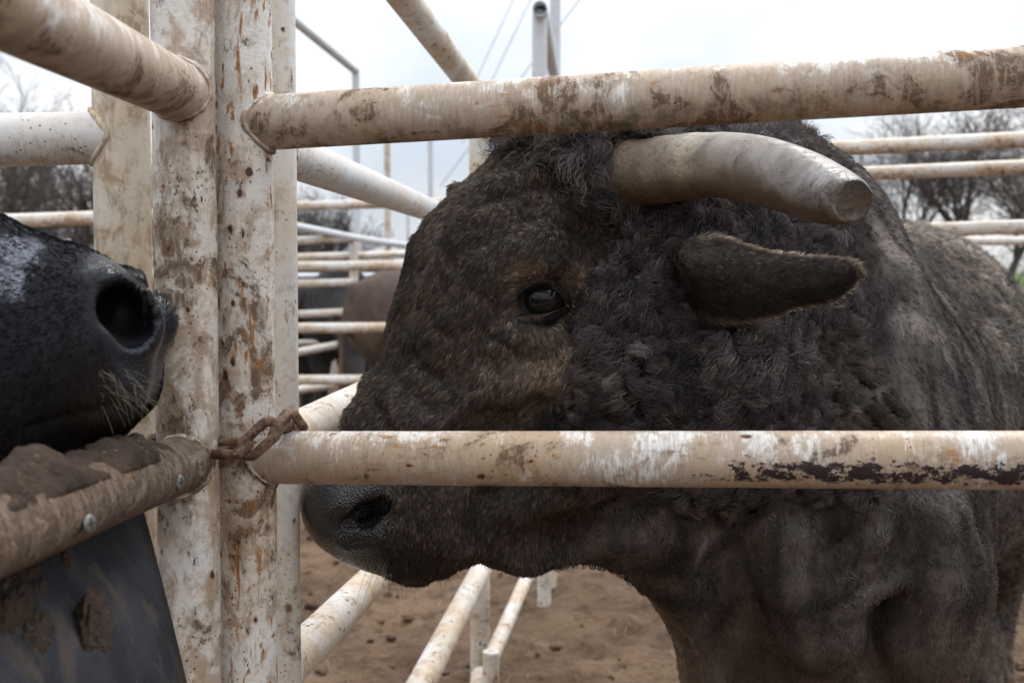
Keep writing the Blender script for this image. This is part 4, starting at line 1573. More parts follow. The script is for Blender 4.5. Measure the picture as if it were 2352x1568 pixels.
# the hide under the hair takes the coat's own colour, with shade between the curls painted in near black
NZ[0] = 0.0
vv_, vn_, _t = mesh_arrays(bull_me)
cf_, cc_ = st_face(vv_, vn_)[7], st_coat(vv_, vn_)[7]
hdw = is_head(vv_)[:, None]
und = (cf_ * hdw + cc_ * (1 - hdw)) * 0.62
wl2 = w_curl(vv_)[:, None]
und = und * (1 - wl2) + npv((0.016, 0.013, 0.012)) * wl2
NZ[0] = 1.0
for me_, u_c in ((bull_me, und), (ear_me, np.tile(npv((0.035, 0.028, 0.024)), (len(ear_me.vertices), 1)))):
    ca_ = me_.attributes.new('under_tint', 'FLOAT_COLOR', 'POINT')
    ca_.data.foreach_set('color', np.concatenate([u_c, np.ones((len(u_c), 1))], 1).astype(np.float32).ravel())

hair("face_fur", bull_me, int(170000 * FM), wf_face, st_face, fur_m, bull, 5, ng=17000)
hair("curly_mane", bull_me, int(170000 * FM), wf_mane, st_mane, fur_m, bull, 10, ng=2600, gvar=0.34)
hair("coat_fur", bull_me, int(150000 * FM), wf_coat, st_coat, fur_m, bull, 5, ng=14000, gvar=0.12)


EAR_AX = unit((npv(P(1970, 620, 1.25)) - EARB)[None])[0]


_el = [ear_pt(u, v, 0.003) for v in (0.0, 1.0) for u in np.linspace(0.12, 1, 70)] + [ear_pt(1.0, v, 0.003) for v in np.linspace(0, 1, 12)]
_ek = kdtree.KDTree(len(_el))
for k, q in enumerate(_el): _ek.insert(q, k)
_ek.balance()


def st_ear(p, n):
    N = len(p)
    px = 1176 + FPX * p[:, 0] / p[:, 1]
    edge = np.zeros(N)
    u = np.clip(((p - EARB) @ EAR_AX) / 0.24, 0, 1)
    toC = np.abs((unit(CAMP - p) * n).sum(1))
    rim = 1 - sst(np.array([_ek.find(q)[2] for q in p]), 0.0035, 0.0085)
    top_shade = sst((p - EARB)[:, 2] - ((p - EARB) @ EAR_AX) * EAR_AX[2], -0.01, 0.030)[:, None]  # shading painted into the hair colour: lighter towards the top, darker below
    col = npv((0.120, 0.098, 0.083)) * (0.42 + 0.85 * top_shade) * (0.7 + 0.6 * fbm(p, 20, 2, 5))[:, None]
    col = col * (1 - rim[:, None] * 0.8) + npv((0.34, 0.27, 0.21)) * rim[:, None] * 0.8
    flow = EAR_AX + npv((0, 0, -0.15))
    ln = 0.0065 + 0.004 * rim + 0.016 * (1 - sst(u, 0.0, 0.3))
    return np.repeat(flow[None], N, 0), ln, np.full(N, 0.94), np.full(N, 0.0003), np.full(N, 0.4), np.full(N, 0.2), np.full(N, 0.00032), col


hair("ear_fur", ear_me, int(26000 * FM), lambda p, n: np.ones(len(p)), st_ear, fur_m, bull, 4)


def st_lid(p, n):
    N = len(p)
    d = np.linalg.norm(p - npv(EYE), axis=1)
    flow = unit(p - npv(EYE)) + npv((0.25, 0, -0.15))
    col = npv((0.085, 0.064, 0.050)) * spread(N, 0.45)[:, None]
    return flow, np.full(N, 0.0055), np.full(N, 0.93), np.full(N, 0.0002), np.full(N, 0.3), np.full(N, 0.2), np.full(N, 0.00026), col


for k_, lo_ in enumerate(LIDS):
    hair("lid_fur", lo_.data, 2200 if k_ < 2 else 800, lambda p, n: sst(near_both(p, npv(EYE)), ER * 1.14, ER * 1.24), st_lid, fur_m, bull, 4, centre=npv(EYE) if k_ < 2 else mir(npv(EYE)))
print("fur done", round(time.time() - t0_, 1))
# ---------------------------------------------------------------- the black cow whose muzzle comes in from the left
CN = npv((0.10, -0.995, 0.0)); CN /= np.linalg.norm(CN)
CM0 = npv(P(200, 770, 1.02))


def CS(px, py, s):
    r = npv(P(px, py, 1.0)) - CAMP
    t = ((CM0 - CAMP) @ CN + s) / (r @ CN)
    return CAMP + r * t


def cmir(p):
    return p - CN * (2 * ((p - CM0) @ CN))


CW = Field()
C = CW
C.cone(CS(60, 795, 0), CS(188, 770, 0), 0.098, 0.062, 0.03)
C.cone(CS(-260, 790, 0), CS(60, 795, 0), 0.128, 0.098, 0.04)
C.cone(CS(-520, 740, 0), CS(-260, 770, 0), 0.120, 0.128, 0.05)
C.cone(CS(-760, 640, 0), CS(-520, 740, 0), 0.125, 0.125, 0.05)
for g in ((lambda q: q), cmir):
    C.ball(g(CS(283, 722, 0.036)), 0.027, 0.015)
    C.cone(g(CS(235, 645, 0.044)), g(CS(312, 668, 0.046)), 0.012, 0.011, 0.015)
    C.ball(g(CS(296, 755, 0.030)), 0.028, 0.02)
    C.cone(g(CS(130, 830, 0.030)), g(CS(245, 900, 0.030)), 0.045, 0.032, 0.03)
    C.cone(g(CS(-420, 660, 0.085)), g(CS(-520, 690, 0.085)), 0.055, 0.055, 0.04)
    C.cone(g(CS(-700, 600, 0.10)), g(CS(-830, 590, 0.20)), 0.035, 0.02, 0.03)
C.cone(CS(120, 930, 0), CS(210, 955, 0), 0.036, 0.028, 0.025)
# neck, trunk and legs, all out of frame to the left
nb_ = npv((-1.35, 0.98, 1.08))
C.cone(CS(-760, 700, 0), nb_, 0.14, 0.26, 0.08)
C.cone(nb_, npv((-2.3, 0.95, 1.02)), 0.32, 0.36, 0.10)
C.cone(npv((-2.3, 0.95, 1.02)), npv((-2.85, 0.95, 1.06)), 0.36, 0.27, 0.10)
for x in (-1.45, -2.85):
    for s in (-0.15, 0.15):
        C.cone(npv((x, 0.95 + s, 0.8)), npv((x - 0.03, 0.95 + s, 0.42)), 0.13, 0.07, 0.06)
        C.cone(npv((x - 0.03, 0.95 + s, 0.42)), npv((x, 0.95 + s, 0.08)), 0.055, 0.045, 0.03)
        C.cone(npv((x + 0.01, 0.95 + s, 0.07)), npv((x + 0.03, 0.95 + s, 0.035)), 0.05, 0.06, 0.02)
C.cone(npv((-3.12, 0.95, 1.2)), npv((-3.2, 0.95, 0.5)), 0.035, 0.02, 0.05)


def csurf(px, py, sink=0.0): return SURF(px, py, sink, CW)


n0, n1, n2, n3 = csurf(262, 668), csurf(282, 712), csurf(306, 752), csurf(318, 778)
rays = unit((n1 - CAMP)[None])[0]
for g in ((lambda q: q), cmir):
    C.cone(g(n0), g(n1), 0.0105, 0.0165, 0.010, cut=True)
    C.cone(g(n1), g(n2), 0.0165, 0.0140, 0.010, cut=True)
    C.cone(g(n2), g(n3), 0.0135, 0.0060, 0.010, cut=True)
    C.cone(g(n1), g(n1 + rays * 0.050 + npv((-0.02, 0, 0))), 0.0165, 0.010, 0.008, cut=True)
    C.cone(g(n2), g(n1 + rays * 0.045), 0.0145, 0.010, 0.008, cut=True)
    C.cone(g(n1 + rays * 0.016), g(n1 + rays * 0.034), 0.020, 0.020, 0.006, cut=True)
    C.cone(g(n2 + rays * 0.014), g(n1 + rays * 0.034), 0.017, 0.018, 0.006, cut=True)
    C.cone(g(csurf(255, 925, -0.001)), g(csurf(60, 985, -0.001)), 0.003, 0.003, 0.008, cut=True)
mz_c = CS(290, 740, 0.02)
cow_me = skin(CW, (-3.35, 0.45, -0.04), (-0.10, 1.5, 1.62), 0.022,
              masks=(lambda c: c[:, 0] > -0.75, lambda c: c[:, 0] > -0.55, lambda c: np.linalg.norm(c - mz_c, axis=1) < 0.12), it=2)
cow = empty("cow", (-1.8, 0.95, 0.0), "black cow pushing its wet muzzle through the side panel from the left", "cow")
M = Mat("cow_skin")
o_ = M.obj()


def dist_to(M, o_, c):
    dv = M.n("ShaderNodeVectorMath", operation='DISTANCE')
    M.set(dv.inputs[0], o_)
    dv.inputs[1].default_value = tuple(c)
    return dv.outputs['Value']


WET0 = csurf(378, 720, 0.01)
wob_ = M.math('MULTIPLY', M.math('SUBTRACT', M.noise(o_, 40, 4), 0.5), 0.03)
d1, d2 = dist_to(M, o_, CS(372, 640, 0.02)), dist_to(M, o_, CS(380, 800, 0.02))
wet = M.math('MAXIMUM', M.step(M.math('ADD', d1, wob_), 0.072, 0.052), M.step(M.math('ADD', d2, wob_), 0.058, 0.044))
c_ = M.mix(M.noise(o_, 50, 5), (0.010, 0.010, 0.013), (0.024, 0.022, 0.026))
c_ = M.mix(wet, c_, M.mix(M.noise(o_, 60, 3), (0.006, 0.007, 0.010), (0.020, 0.022, 0.032)))
ins = M.step(dist_to(M, o_, n1 + rays * 0.030), 0.036, 0.026)  # shade inside the near nostril, painted into the skin colour
c_ = M.mix(ins, c_, (0.0025, 0.0022, 0.0022))
wet = M.math('MULTIPLY', wet, M.math('SUBTRACT', 1.0, ins))
# dried froth on the bridge of the nose
fr = None
for (x, y, r) in ((35, 575, 0.026), (20, 640, 0.020), (80, 560, 0.012), (255, 592, 0.016), (228, 578, 0.010)):
    dd = M.step(M.math('ADD', dist_to(M, o_, csurf(x, y)), M.math('MULTIPLY', M.math('SUBTRACT', M.noise(o_, 75, 6, 0.7), 0.5), 0.055)), r, r * 0.45)
    fr = dd if fr is None else M.math('MAXIMUM', fr, dd)
c_ = M.mix(M.math('MULTIPLY', fr, 0.6), c_, (0.36, 0.38, 0.44))
nbp = M.bump(M.noise(o_, 90, 5), 0.35, 0.003, M.bump(M.math('MULTIPLY', M.voro(o_, 380), wet), 0.5, 0.0012))
cow_skin = M.bsdf(c_, M.math('SUBTRACT', 0.55, M.math('MULTIPLY', wet, 0.33)), nbp, M.math('ADD', 0.15, M.math('MULTIPLY', wet, 0.25)))
link("body", cow_me, cow_skin, cow)
cfur = hair_mat("cow_fur", 0.02)
NOS = csurf(290, 720)
WA, WB = CS(372, 640, 0.02), CS(380, 800, 0.02)


def cw_fur(p, n):
    wetp = sst(np.linalg.norm(p - WA, axis=1), 0.058, 0.080) * sst(np.linalg.norm(p - WB, axis=1), 0.050, 0.064)
    nose = sst(np.linalg.norm(p - n1, axis=1), 0.026, 0.034) * sst(np.linalg.norm(p - n2, axis=1), 0.022, 0.030)
    return wetp * nose * (p[:, 0] > -0.75) * toward(p, n)


CHIN = csurf(250, 915)


def st_cow(p, n):
    N = len(p)
    ch = np.exp(-(np.linalg.norm(p - CHIN, axis=1) / 0.040) ** 2)
    col = npv((0.0075, 0.0080, 0.0110)) * (0.7 + 0.7 * fbm(p, 20, 3, 3))[:, None]
    col = col * (1 - ch[:, None]) + npv((0.075, 0.058, 0.040)) * ch[:, None]
    fz = np.zeros(N)
    for (x, y, r) in ((35, 575, 0.020), (20, 640, 0.016), (80, 560, 0.010), (255, 592, 0.011)):
        fz = np.maximum(fz, np.exp(-(np.linalg.norm(p - csurf(x, y), axis=1) / r) ** 2))
    fz = (fz * (fbm(p, 80, 3, 13) > 0.52))[:, None] * 0.7
    col = col * (1 - fz) + npv((0.30, 0.32, 0.36)) * fz
    col = np.where((RNG.random(N) < 0.004)[:, None], npv((0.10, 0.09, 0.08)), col)
    flow = np.repeat(npv((-0.75, 0.05, -0.35))[None], N, 0)
    flow = flow * (1 - ch[:, None]) + npv((0.35, 0, -0.9)) * ch[:, None]
    return flow, 0.0045 + 0.004 * ch, np.clip(0.93 - 0.25 * ch, 0, 1), np.full(N, 0.0004), np.full(N, 0.3), np.full(N, 0.12), np.full(N, 0.00026), col


hair("short_fur", cow_me, 90000, cw_fur, st_cow, cfur, cow, 4, ng=14000, gvar=0.10)


def whiskers(name, roots, dirs, lens, parent, m, col, rad=0.0003):
    npts = 6
    N = len(roots)
    out_ = np.empty((N, npts, 3))
    for k in range(npts):
        t = k / (npts - 1)
        out_[:, k] = roots + dirs * (lens * t)[:, None] + npv((0, 0, -1)) * (lens * 0.35 * t * t)[:, None]
    cu = bpy.data.hair_curves.new(name)
    cu.add_curves([npts] * N)
    cu.attributes['position'].data.foreach_set('vector', out_.astype(np.float32).ravel())
    ra = cu.attributes.get('radius') or cu.attributes.new('radius', 'FLOAT', 'POINT')
    ra.data.foreach_set('value', np.tile(np.linspace(rad, rad * 0.4, npts), N).astype(np.float32))
    ca = cu.attributes.new('strand_tint', 'FLOAT_COLOR', 'CURVE')
    ca.data.foreach_set('color', np.tile((*col, 1), (N, 1)).astype(np.float32).ravel())
    na = cu.attributes.new('skin_normal', 'FLOAT_VECTOR', 'CURVE')
    na.data.foreach_set('vector', np.tile((0, -0.7, 0.7), (N, 1)).astype(np.float32).ravel())
    o = bpy.data.objects.new(name, cu)
    COL.objects.link(o)
    cu.materials.append(m)
    o.parent = parent
    o.matrix_parent_inverse = Matrix.Translation(-parent.location)


N = 60
rt = np.array([csurf(x, y) for x, y in zip(RNG.uniform(215, 340, N), RNG.uniform(840, 930, N))])
rt = rt[np.abs(CW(rt)) < 0.002]
N = len(rt)
dr = unit(np.stack([RNG.uniform(0.1, 1, N), RNG.uniform(-0.6, 0, N), RNG.uniform(-0.7, 0.15, N)], 1))
whiskers("whiskers", rt, dr, RNG.uniform(0.010, 0.026, N), cow, cfur, (0.26, 0.22, 0.16), 0.00013)
N = 60
rt = np.array([SURF(x, y) for x, y in zip(RNG.uniform(850, 1050, N), RNG.uniform(1230, 1300, N))])
rt = rt[np.abs(BULL(rt)) < 0.002]
N = len(rt)
dr = unit(np.stack([RNG.uniform(-0.5, 0.6, N), RNG.uniform(-0.4, 0, N), RNG.uniform(-1.2, -0.4, N)], 1))
whiskers("whiskers", rt, dr, RNG.uniform(0.02, 0.05, N), bull, cfur, (0.02, 0.015, 0.012), 0.00022)

# ---------------------------------------------------------------- rubber flap screwed behind the caked rail
M = Mat("old_rubber")
o_ = M.obj()
c_ = M.mix(M.step(M.noise(o_, 9, 6, 0.6, 0.3), 0.40, 0.62), (0.012, 0.014, 0.020), (0.028, 0.031, 0.039))
c_ = M.mix(M.step(M.noise(M.map(o_, (3, 1, 7), (1, 1, 0.45)), 16, 7, 0.68, 0.8), 0.50, 0.64, 0, 0.55), c_, (0.080, 0.060, 0.045))
c_ = M.mix(M.step(M.noise(o_, 85, 3), 0.70, 0.76, 0, 0.7), c_, (0.13, 0.085, 0.055))
hh = M.math('ADD', M.noise(M.map(o_, (0, 0, 0), (1, 0.5, 1)), 420, 3, 0.7), M.math('MULTIPLY', M.noise(o_, 12, 5), 1.5))
rubber = M.bsdf(c_, 0.65, M.bump(hh, 0.6, 0.002), 0.25)
FLX = -0.388
xa = -0.372


def flap_pt(px, py, x):
    """where the view ray meets the upright plane X = x"""
    r = npv(P(px, py, 1.0)) - CAMP
    return CAMP + r * (x / r[0])


top = [flap_pt(330, 1150, xa), flap_pt(-60, 1035, xa)]
bot = [flap_pt(440, 1620, xa - 0.0), flap_pt(-60, 1900, xa)]
vs, fs = [], []
nU, nV = 30, 40
cr_ = [npv(P(x, y, d)) for x, y, d in ((310, 1110, 1.15), (335, 1190, 1.15), (387, 1390, 1.09), (430, 1568, 1.06), (456, 1680, 1.05))]
crv = catmull(cr_, nV)


def flap_x(z): return float(np.interp(-z, -crv[:, 2], crv[:, 0]))


def on_flap(px, py):
    q = flap_pt(px, py, -0.34)
    for _ in range(6): q = flap_pt(px, py, flap_x(q[2]) + 0.003)
    return q

for lay_ in (0, 1):
    for i in range(nV):
        v = i / (nV - 1)
        e = crv[i]
        zt, zb = e[2], e[2]
        for j in range(nU):
            u = j / (nU - 1)
            y = e[1] - u * 0.95
            zbase = e[2] + u * 0.10 * (1 - v)
            x = e[0] - 0.005 * lay_ + 0.006 * math.sin(v * 3 + u * 4) * u + 0.003 * math.sin(u * 9)
            vs.append((x, y, zbase))
K = nU * nV
for i in range(nV - 1):
    for j in range(nU - 1):
        a = i * nU + j
        fs.append((a, a + nU, a + nU + 1, a + 1))
        fs.append((K + a, K + a + 1, K + a + nU + 1, K + a + nU))
rim = [j for j in range(nU)] + [i * nU + nU - 1 for i in range(1, nV)] + [(nV - 1) * nU + j for j in range(nU - 2, -1, -1)] + [i * nU for i in range(nV - 2, 0, -1)]
for k in range(len(rim)):
    a, b = rim[k], rim[(k + 1) % len(rim)]
    fs.append((a, b, K + b, K + a))
flap_o = empty("rubber_flap", (xa, 0.7, 0.7), "dark blue-grey rubber flap hung under the caked rail, daubed with muck", "rubber flap")
link("sheet", mesh_np("sheet", vs, fs), rubber, flap_o)

# upper tongue of the sheet showing above the rail under the cow's chin
M = Mat("dry_mud")
o_ = M.obj()
c_ = M.mix(M.noise(o_, 55, 7, 0.7), (0.022, 0.015, 0.011), (0.085, 0.058, 0.041))
c_ = M.mix(M.step(M.noise(o_, 150, 2), 0.66, 0.72, 0, 0.6), c_, (0.25, 0.19, 0.11))
mudm = M.bsdf(c_, 0.9, M.bump(M.math('ADD', M.noise(o_, 80, 7, 0.7), M.noise(o_, 260, 3)), 0.9, 0.004), 0.2)


def clod(name, c, sx, sy, sz, nrm_, parent, m=mudm, seed=0, amp=0.45):
    """a flattened lump stuck to a surface facing nrm_"""
    n_ = Vector(nrm_).normalized()
    u_ = n_.orthogonal().normalized() if abs(n_.z) > 0.9 else n_.cross(Vector((0, 0, 1))).normalized()
    v_ = n_.cross(u_)
    bm = bmesh.new()
    bmesh.ops.create_icosphere(bm, subdivisions=5, radius=1)
    q = np.array([v.co for v in bm.verts])
    f1 = 1 + amp * 1.4 * (fbm(q + seed * 7.1, 1.5, 4, seed) - 0.5) + amp * 1.2 * (fbm(q + seed, 6, 3, seed + 9) - 0.5)
    q = q * f1[:, None]
    for v, d in zip(bm.verts, q):
        v.co = Vector(c) + u_ * (d[0] * sx) + v_ * (d[1] * sy) + n_ * (d[2] * sz)
    me = bpy.data.meshes.new(name)
    bm.to_mesh(me); bm.free()
    me.polygons.foreach_set("use_smooth", np.ones(len(me.polygons), bool))
    return link(name, me, m, parent)


for k, (x, y, sx, sy, sz) in enumerate(((30, 1450, 0.026, 0.022, 0.007), (75, 1480, 0.020, 0.018, 0.008), (20, 1400, 0.022, 0.020, 0.006), (90, 1395, 0.010, 0.016, 0.004),
                                        (215, 1485, 0.022, 0.030, 0.007), (190, 1440, 0.012, 0.016, 0.005), (150, 1340, 0.006, 0.018, 0.003), (60, 1340, 0.022, 0.014, 0.006))):
    clod("muck", on_flap(x, y), sx * 1.45, sy * 1.45, sz * 1.3, (1, 0, 0), flap_o, seed=k + 3)

# caked dirt along the top of the lower rail (part of the panel)
kd_ = (fb - kb).normalized()
vs, fs = [], []
nL, nA = 220, 44
for i in range(nL):
    s = 0.085 + 0.75 * i / (nL - 1)
    c = kb + kd_ * s
    up = V(0, 0, 1) - kd_ * kd_.z
    up.normalize()
    sd_ = kd_.cross(up)
    end = sst(np.array([i / (nL - 1)]), 0.0, 0.12)[0]
    for j in range(nA):
        a = math.radians(-95 + 150 * j / (nA - 1))
        edge = math.sin(math.pi * j / (nA - 1)) ** 0.5
        q = npv(c + up * (0.03 * math.cos(a)) + sd_ * (0.03 * math.sin(a)))
        h_ = (fbm(q[None], 26, 4, 4)[0] - 0.42) * 0.046 + (fbm(q[None], 85, 4, 8)[0] - 0.5) * 0.016
        rr_ = 0.0285 + max(-0.001, h_ * edge * end + 0.004 * edge * end)
        vs.append(c + up * (rr_ * math.cos(a)) - sd_ * (rr_ * math.sin(a)))
for i in range(nL - 1):
    for j in range(nA - 1):
        a = i * nA + j
        fs.append((a, a + 1, a + nA + 1, a + nA))
link("caked_mud", mesh_np("caked_mud", vs, fs), mudm, panel)

# screws with star-slotted heads in the rail
M = Mat("zinc")
o_ = M.obj()
zinc = M.bsdf(M.mix(M.noise(o_, 300, 3), (0.12, 0.12, 0.115), (0.26, 0.26, 0.25)), 0.45, M.bump(M.noise(o_, 700, 2), 0.3, 0.0004), 0.5, Metallic=0.55)
M = Mat("screw_slot")
slotm = M.bsdf((0.03, 0.028, 0.026), 0.8)
for k, (x, y, d) in enumerate(((411, 1107, 1.0), (203, 1202, 0.86))):
    c = flap_pt(x, y, -0.3125)
    ax_ = unit((npv((0.93, -0.30, 0.10)))[None])[0]
    sc_ = empty("screw", c, ("grey star-headed screw in the caked rail near the gate corner", "grey screw head half sunk in caked mud, nearer the cow's end of the rail")[k], "screw", "screws in the caked rail")
    R_ = 0.0070
    vs, fs = lathe([(-0.022, 0.0028), (0.0, 0.0030), (0.0004, R_ * 0.96), (0.0012, R_), (0.0022, R_ * 0.93), (0.0028, R_ * 0.5), (0.0029, 1e-5)], 28, ax_, (0, 0, 1), c)
    link("head", mesh_np("head", vs, fs), zinc, sc_)
    a_ = Vector(ax_)
    u_ = (V(0, 0, 1) - a_ * a_.z).normalized()
    v_ = a_.cross(u_)
    bm = bmesh.new()
    for q in range(2):
        d_ = u_ if q == 0 else v_
        e_ = v_ if q == 0 else u_
        vv = []
        for z_ in (0.0022, 0.00315):
            for sx, sy in ((1, 1), (1, -1), (-1, -1), (-1, 1)):
                vv.append(bm.verts.new(Vector(c) + a_ * (z_ + q * 0.00006) + d_ * (sx * 0.0040) + e_ * (sy * 0.0008)))
        for f_ in ((4, 5, 6, 7), (0, 1, 5, 4), (1, 2, 6, 5), (2, 3, 7, 6), (3, 0, 4, 7)): bm.faces.new([vv[i] for i in f_])
    me = bpy.data.meshes.new("slot"); bm.to_mesh(me); bm.free()
    link("slot", me, slotm, sc_)

# ---------------------------------------------------------------- the rusty chain
M = Mat("rusty_chain")
o_ = M.obj()
c_ = M.mix(M.step(M.noise(o_, 70, 6, 0.65), 0.42, 0.60), (0.085, 0.048, 0.030), (0.22, 0.135, 0.085))
c_ = M.mix(M.step(M.noise(o_, 150, 5, 0.7), 0.58, 0.70, 0, 0.8), c_, (0.32, 0.25, 0.19))
c_ = M.mix(M.step(M.noise(o_, 45, 3), 0.62, 0.68, 0, 0.8), c_, (0.035, 0.022, 0.020))
chainm = M.bsdf(c_, 0.75, M.bump(M.noise(o_, 220, 6, 0.7), 0.7, 0.0015), 0.3)


def chain_link(parent, A, Bp, wdir, wid, r):
    """an oval link: far ends at A and Bp, its width along wdir"""
    A, Bp = Vector(A), Vector(Bp)
    l = (Bp - A)
    ln = l.length
    l.normalize()
    wd = Vector(wdir)
    wd = (wd - l * wd.dot(l)).normalized()
    nn = l.cross(wd)
    c = (A + Bp) / 2
    hw = wid / 2 - r
    st = max(0.001, ln / 2 - hw - r)
    path = []
    for k in range(17):
        t = -math.pi / 2 + math.pi * k / 16
        path.append(c + l * (st + hw * math.cos(t)) + wd * (hw * math.sin(t)))
    for k in range(17):
        t = math.pi / 2 + math.pi * k / 16
        path.append(c + l * (-st + hw * math.cos(t)) + wd * (hw * math.sin(t)))
    vs, fs = [], []
    n, S = len(path), 14
    for i in range(n):
        tg = (path[(i + 1) % n] - path[i - 1]).normalized()
        b = tg.cross(nn).normalized()
        for j in range(S):
            th = 2 * math.pi * j / S
            q = r * (1 + 0.05 * math.sin(i * 1.7 + j) + random.uniform(-.03, .03))
            vs.append(path[i] + nn * (q * math.cos(th)) + b * (q * math.sin(th)))
    for i in range(n):
        for j in range(S):
            fs.append((i * S + j, i * S + (j + 1) % S, ((i + 1) % n) * S + (j + 1) % S, ((i + 1) % n) * S + j))
    return link("link", mesh_np("link", vs, fs), chainm, parent)


ch = empty("chain", P(590, 1000, 1.16), "rusty chain looped round the gate post and the panel post", "chain")
CR = 0.0052
chain_link(ch, P(664, 950, 1.195), P(622, 1004, 1.155), (0.1, 1, 0.1), 0.027, CR)
chain_link(ch, P(642, 966, 1.16), P(550, 1048, 1.155), (0.75, 0.1, 0.55), 0.029, CR)
chain_link(ch, P(574, 1030, 1.15), P(470, 1026, 1.19), (0.0, 0.9, 0.45), 0.031, CR)
chain_link(ch, P(552, 1036, 1.19), P(445, 1078, 1.22), (0, 1, 0.4), 0.030, CR)
chain_link(ch, P(652, 950, 1.195), P(690, 1000, 1.25), (0.75, 0.3, 0.55), 0.027, CR)
chain_link(ch, P(690, 985, 1.26), P(650, 1010, 1.34), (0, 0.3, 1), 0.030, CR)
chain_link(ch, P(222, 1000, 1.15), P(306, 1042, 1.13), (0.4, 0.5, 0.7), 0.031, CR)
chain_link(ch, P(282, 1040, 1.15), P(352, 1018, 1.19), (0.0, 1, 0.2), 0.031, CR)
chain_link(ch, P(262, 1020, 1.20), P(200, 1016, 1.22), (0.0, 1, 0.3), 0.031, CR)
chain_link(ch, P(330, 1022, 1.19), P(410, 1042, 1.24), (0.2, 0.2, 1), 0.031, CR)
chain_link(ch, P(392, 1042, 1.235), P(470, 1070, 1.235), (0.1, 1, 0.2), 0.031, CR)
# ---------------------------------------------------------------- cattle in the far pens
def cow_field(head_down=0.0):
    """a standing cow facing +x, feet at z = 0"""
    K = Field()
    K.cone((-0.62, 0, 0.98), (0.45, 0, 0.95), 0.33, 0.36, 0.10, npv((0, 1, 0)), 0.84)
    K.ball((-0.72, 0.12, 1.02), 0.22, 0.10); K.ball((-0.72, -0.12, 1.02), 0.22, 0.10)
    K.cone((0.30, 0, 1.22), (0.55, 0, 1.20), 0.17, 0.17, 0.12)
    K.cone((0.50, 0, 1.05), (0.98, 0, 1.12 - head_down * 0.25), 0.24, 0.15, 0.08)
    hx, hz = 1.06, 1.16 - head_down * 0.35
    K.cone((hx, 0, hz), (hx + 0.12, 0, hz - 0.10), 0.125, 0.115, 0.04)
    K.cone((hx + 0.12, 0, hz - 0.12), (hx + 0.28, 0, hz - 0.36), 0.095, 0.075, 0.04)
    for s in (1, -1):
        K.cone((hx - 0.03, 0.10 * s, hz + 0.06), (hx - 0.08, 0.27 * s, hz + 0.02), 0.035, 0.028, 0.02)
        K.cone((hx - 0.03, 0.07 * s, hz + 0.11), (hx + 0.02, 0.17 * s, hz + 0.19), 0.026, 0.012, 0.02)
        K.cone((0.45, 0.19 * s, 0.75), (0.48, 0.17 * s, 0.42), 0.13, 0.065, 0.06)
        K.cone((0.48, 0.17 * s, 0.42), (0.47, 0.17 * s, 0.10), 0.056, 0.045, 0.03)
        K.cone((0.48, 0.17 * s, 0.09), (0.51, 0.17 * s, 0.035), 0.05, 0.06, 0.02)
        K.cone((-0.72, 0.18 * s, 0.90), (-0.60, 0.19 * s, 0.66), 0.18, 0.11, 0.07)
        K.cone((-0.60, 0.19 * s, 0.66), (-0.86, 0.17 * s, 0.44), 0.10, 0.062, 0.05)
        K.cone((-0.86, 0.17 * s, 0.44), (-0.80, 0.17 * s, 0.10), 0.054, 0.044, 0.03)
        K.cone((-0.79, 0.17 * s, 0.09), (-0.75, 0.17 * s, 0.035), 0.05, 0.06, 0.02)
        K.ball((hx + 0.27, 0.045 * s, hz - 0.37), 0.016, 0.01, cut=True)
    K.cone((-0.92, 0, 1.18), (-1.0, 0, 0.9), 0.04, 0.026, 0.05)
    K.cone((-1.0, 0, 0.9), (-1.0, 0, 0.45), 0.025, 0.035, 0.03)
    return K


far_me = skin(cow_field(0.0), (-1.2, -0.55, -0.03), (1.5, 0.55, 1.5), 0.034, it=2)
far_me2 = skin(cow_field(0.9), (-1.2, -0.55, -0.03), (1.5, 0.55, 1.5), 0.034, it=2)


def hide(name, a, b, face=None):
    M = Mat(name)
    o_ = M.obj()
    c_ = M.mix(M.step(M.noise(o_, 3.5, 5, 0.6), 0.4, 0.6), a, b)
    c_ = M.mix(M.step(M.noise(M.map(o_, (0, 0, 0), (1, 1, 0.3)), 26, 4, 0.7), 0.5, 0.7, 0, 0.5), c_, tuple(v * 0.5 for v in a))
    if face:
        x, y, z = M.sep(o_)
        c_ = M.mix(M.step(M.math('ADD', x, M.math('MULTIPLY', M.noise(o_, 8, 3), 0.1)), 1.12, 1.18), c_, face)
    return M.bsdf(c_, 0.75, M.bump(M.noise(o_, 60, 5, 0.7), 0.6, 0.012), 0.25)


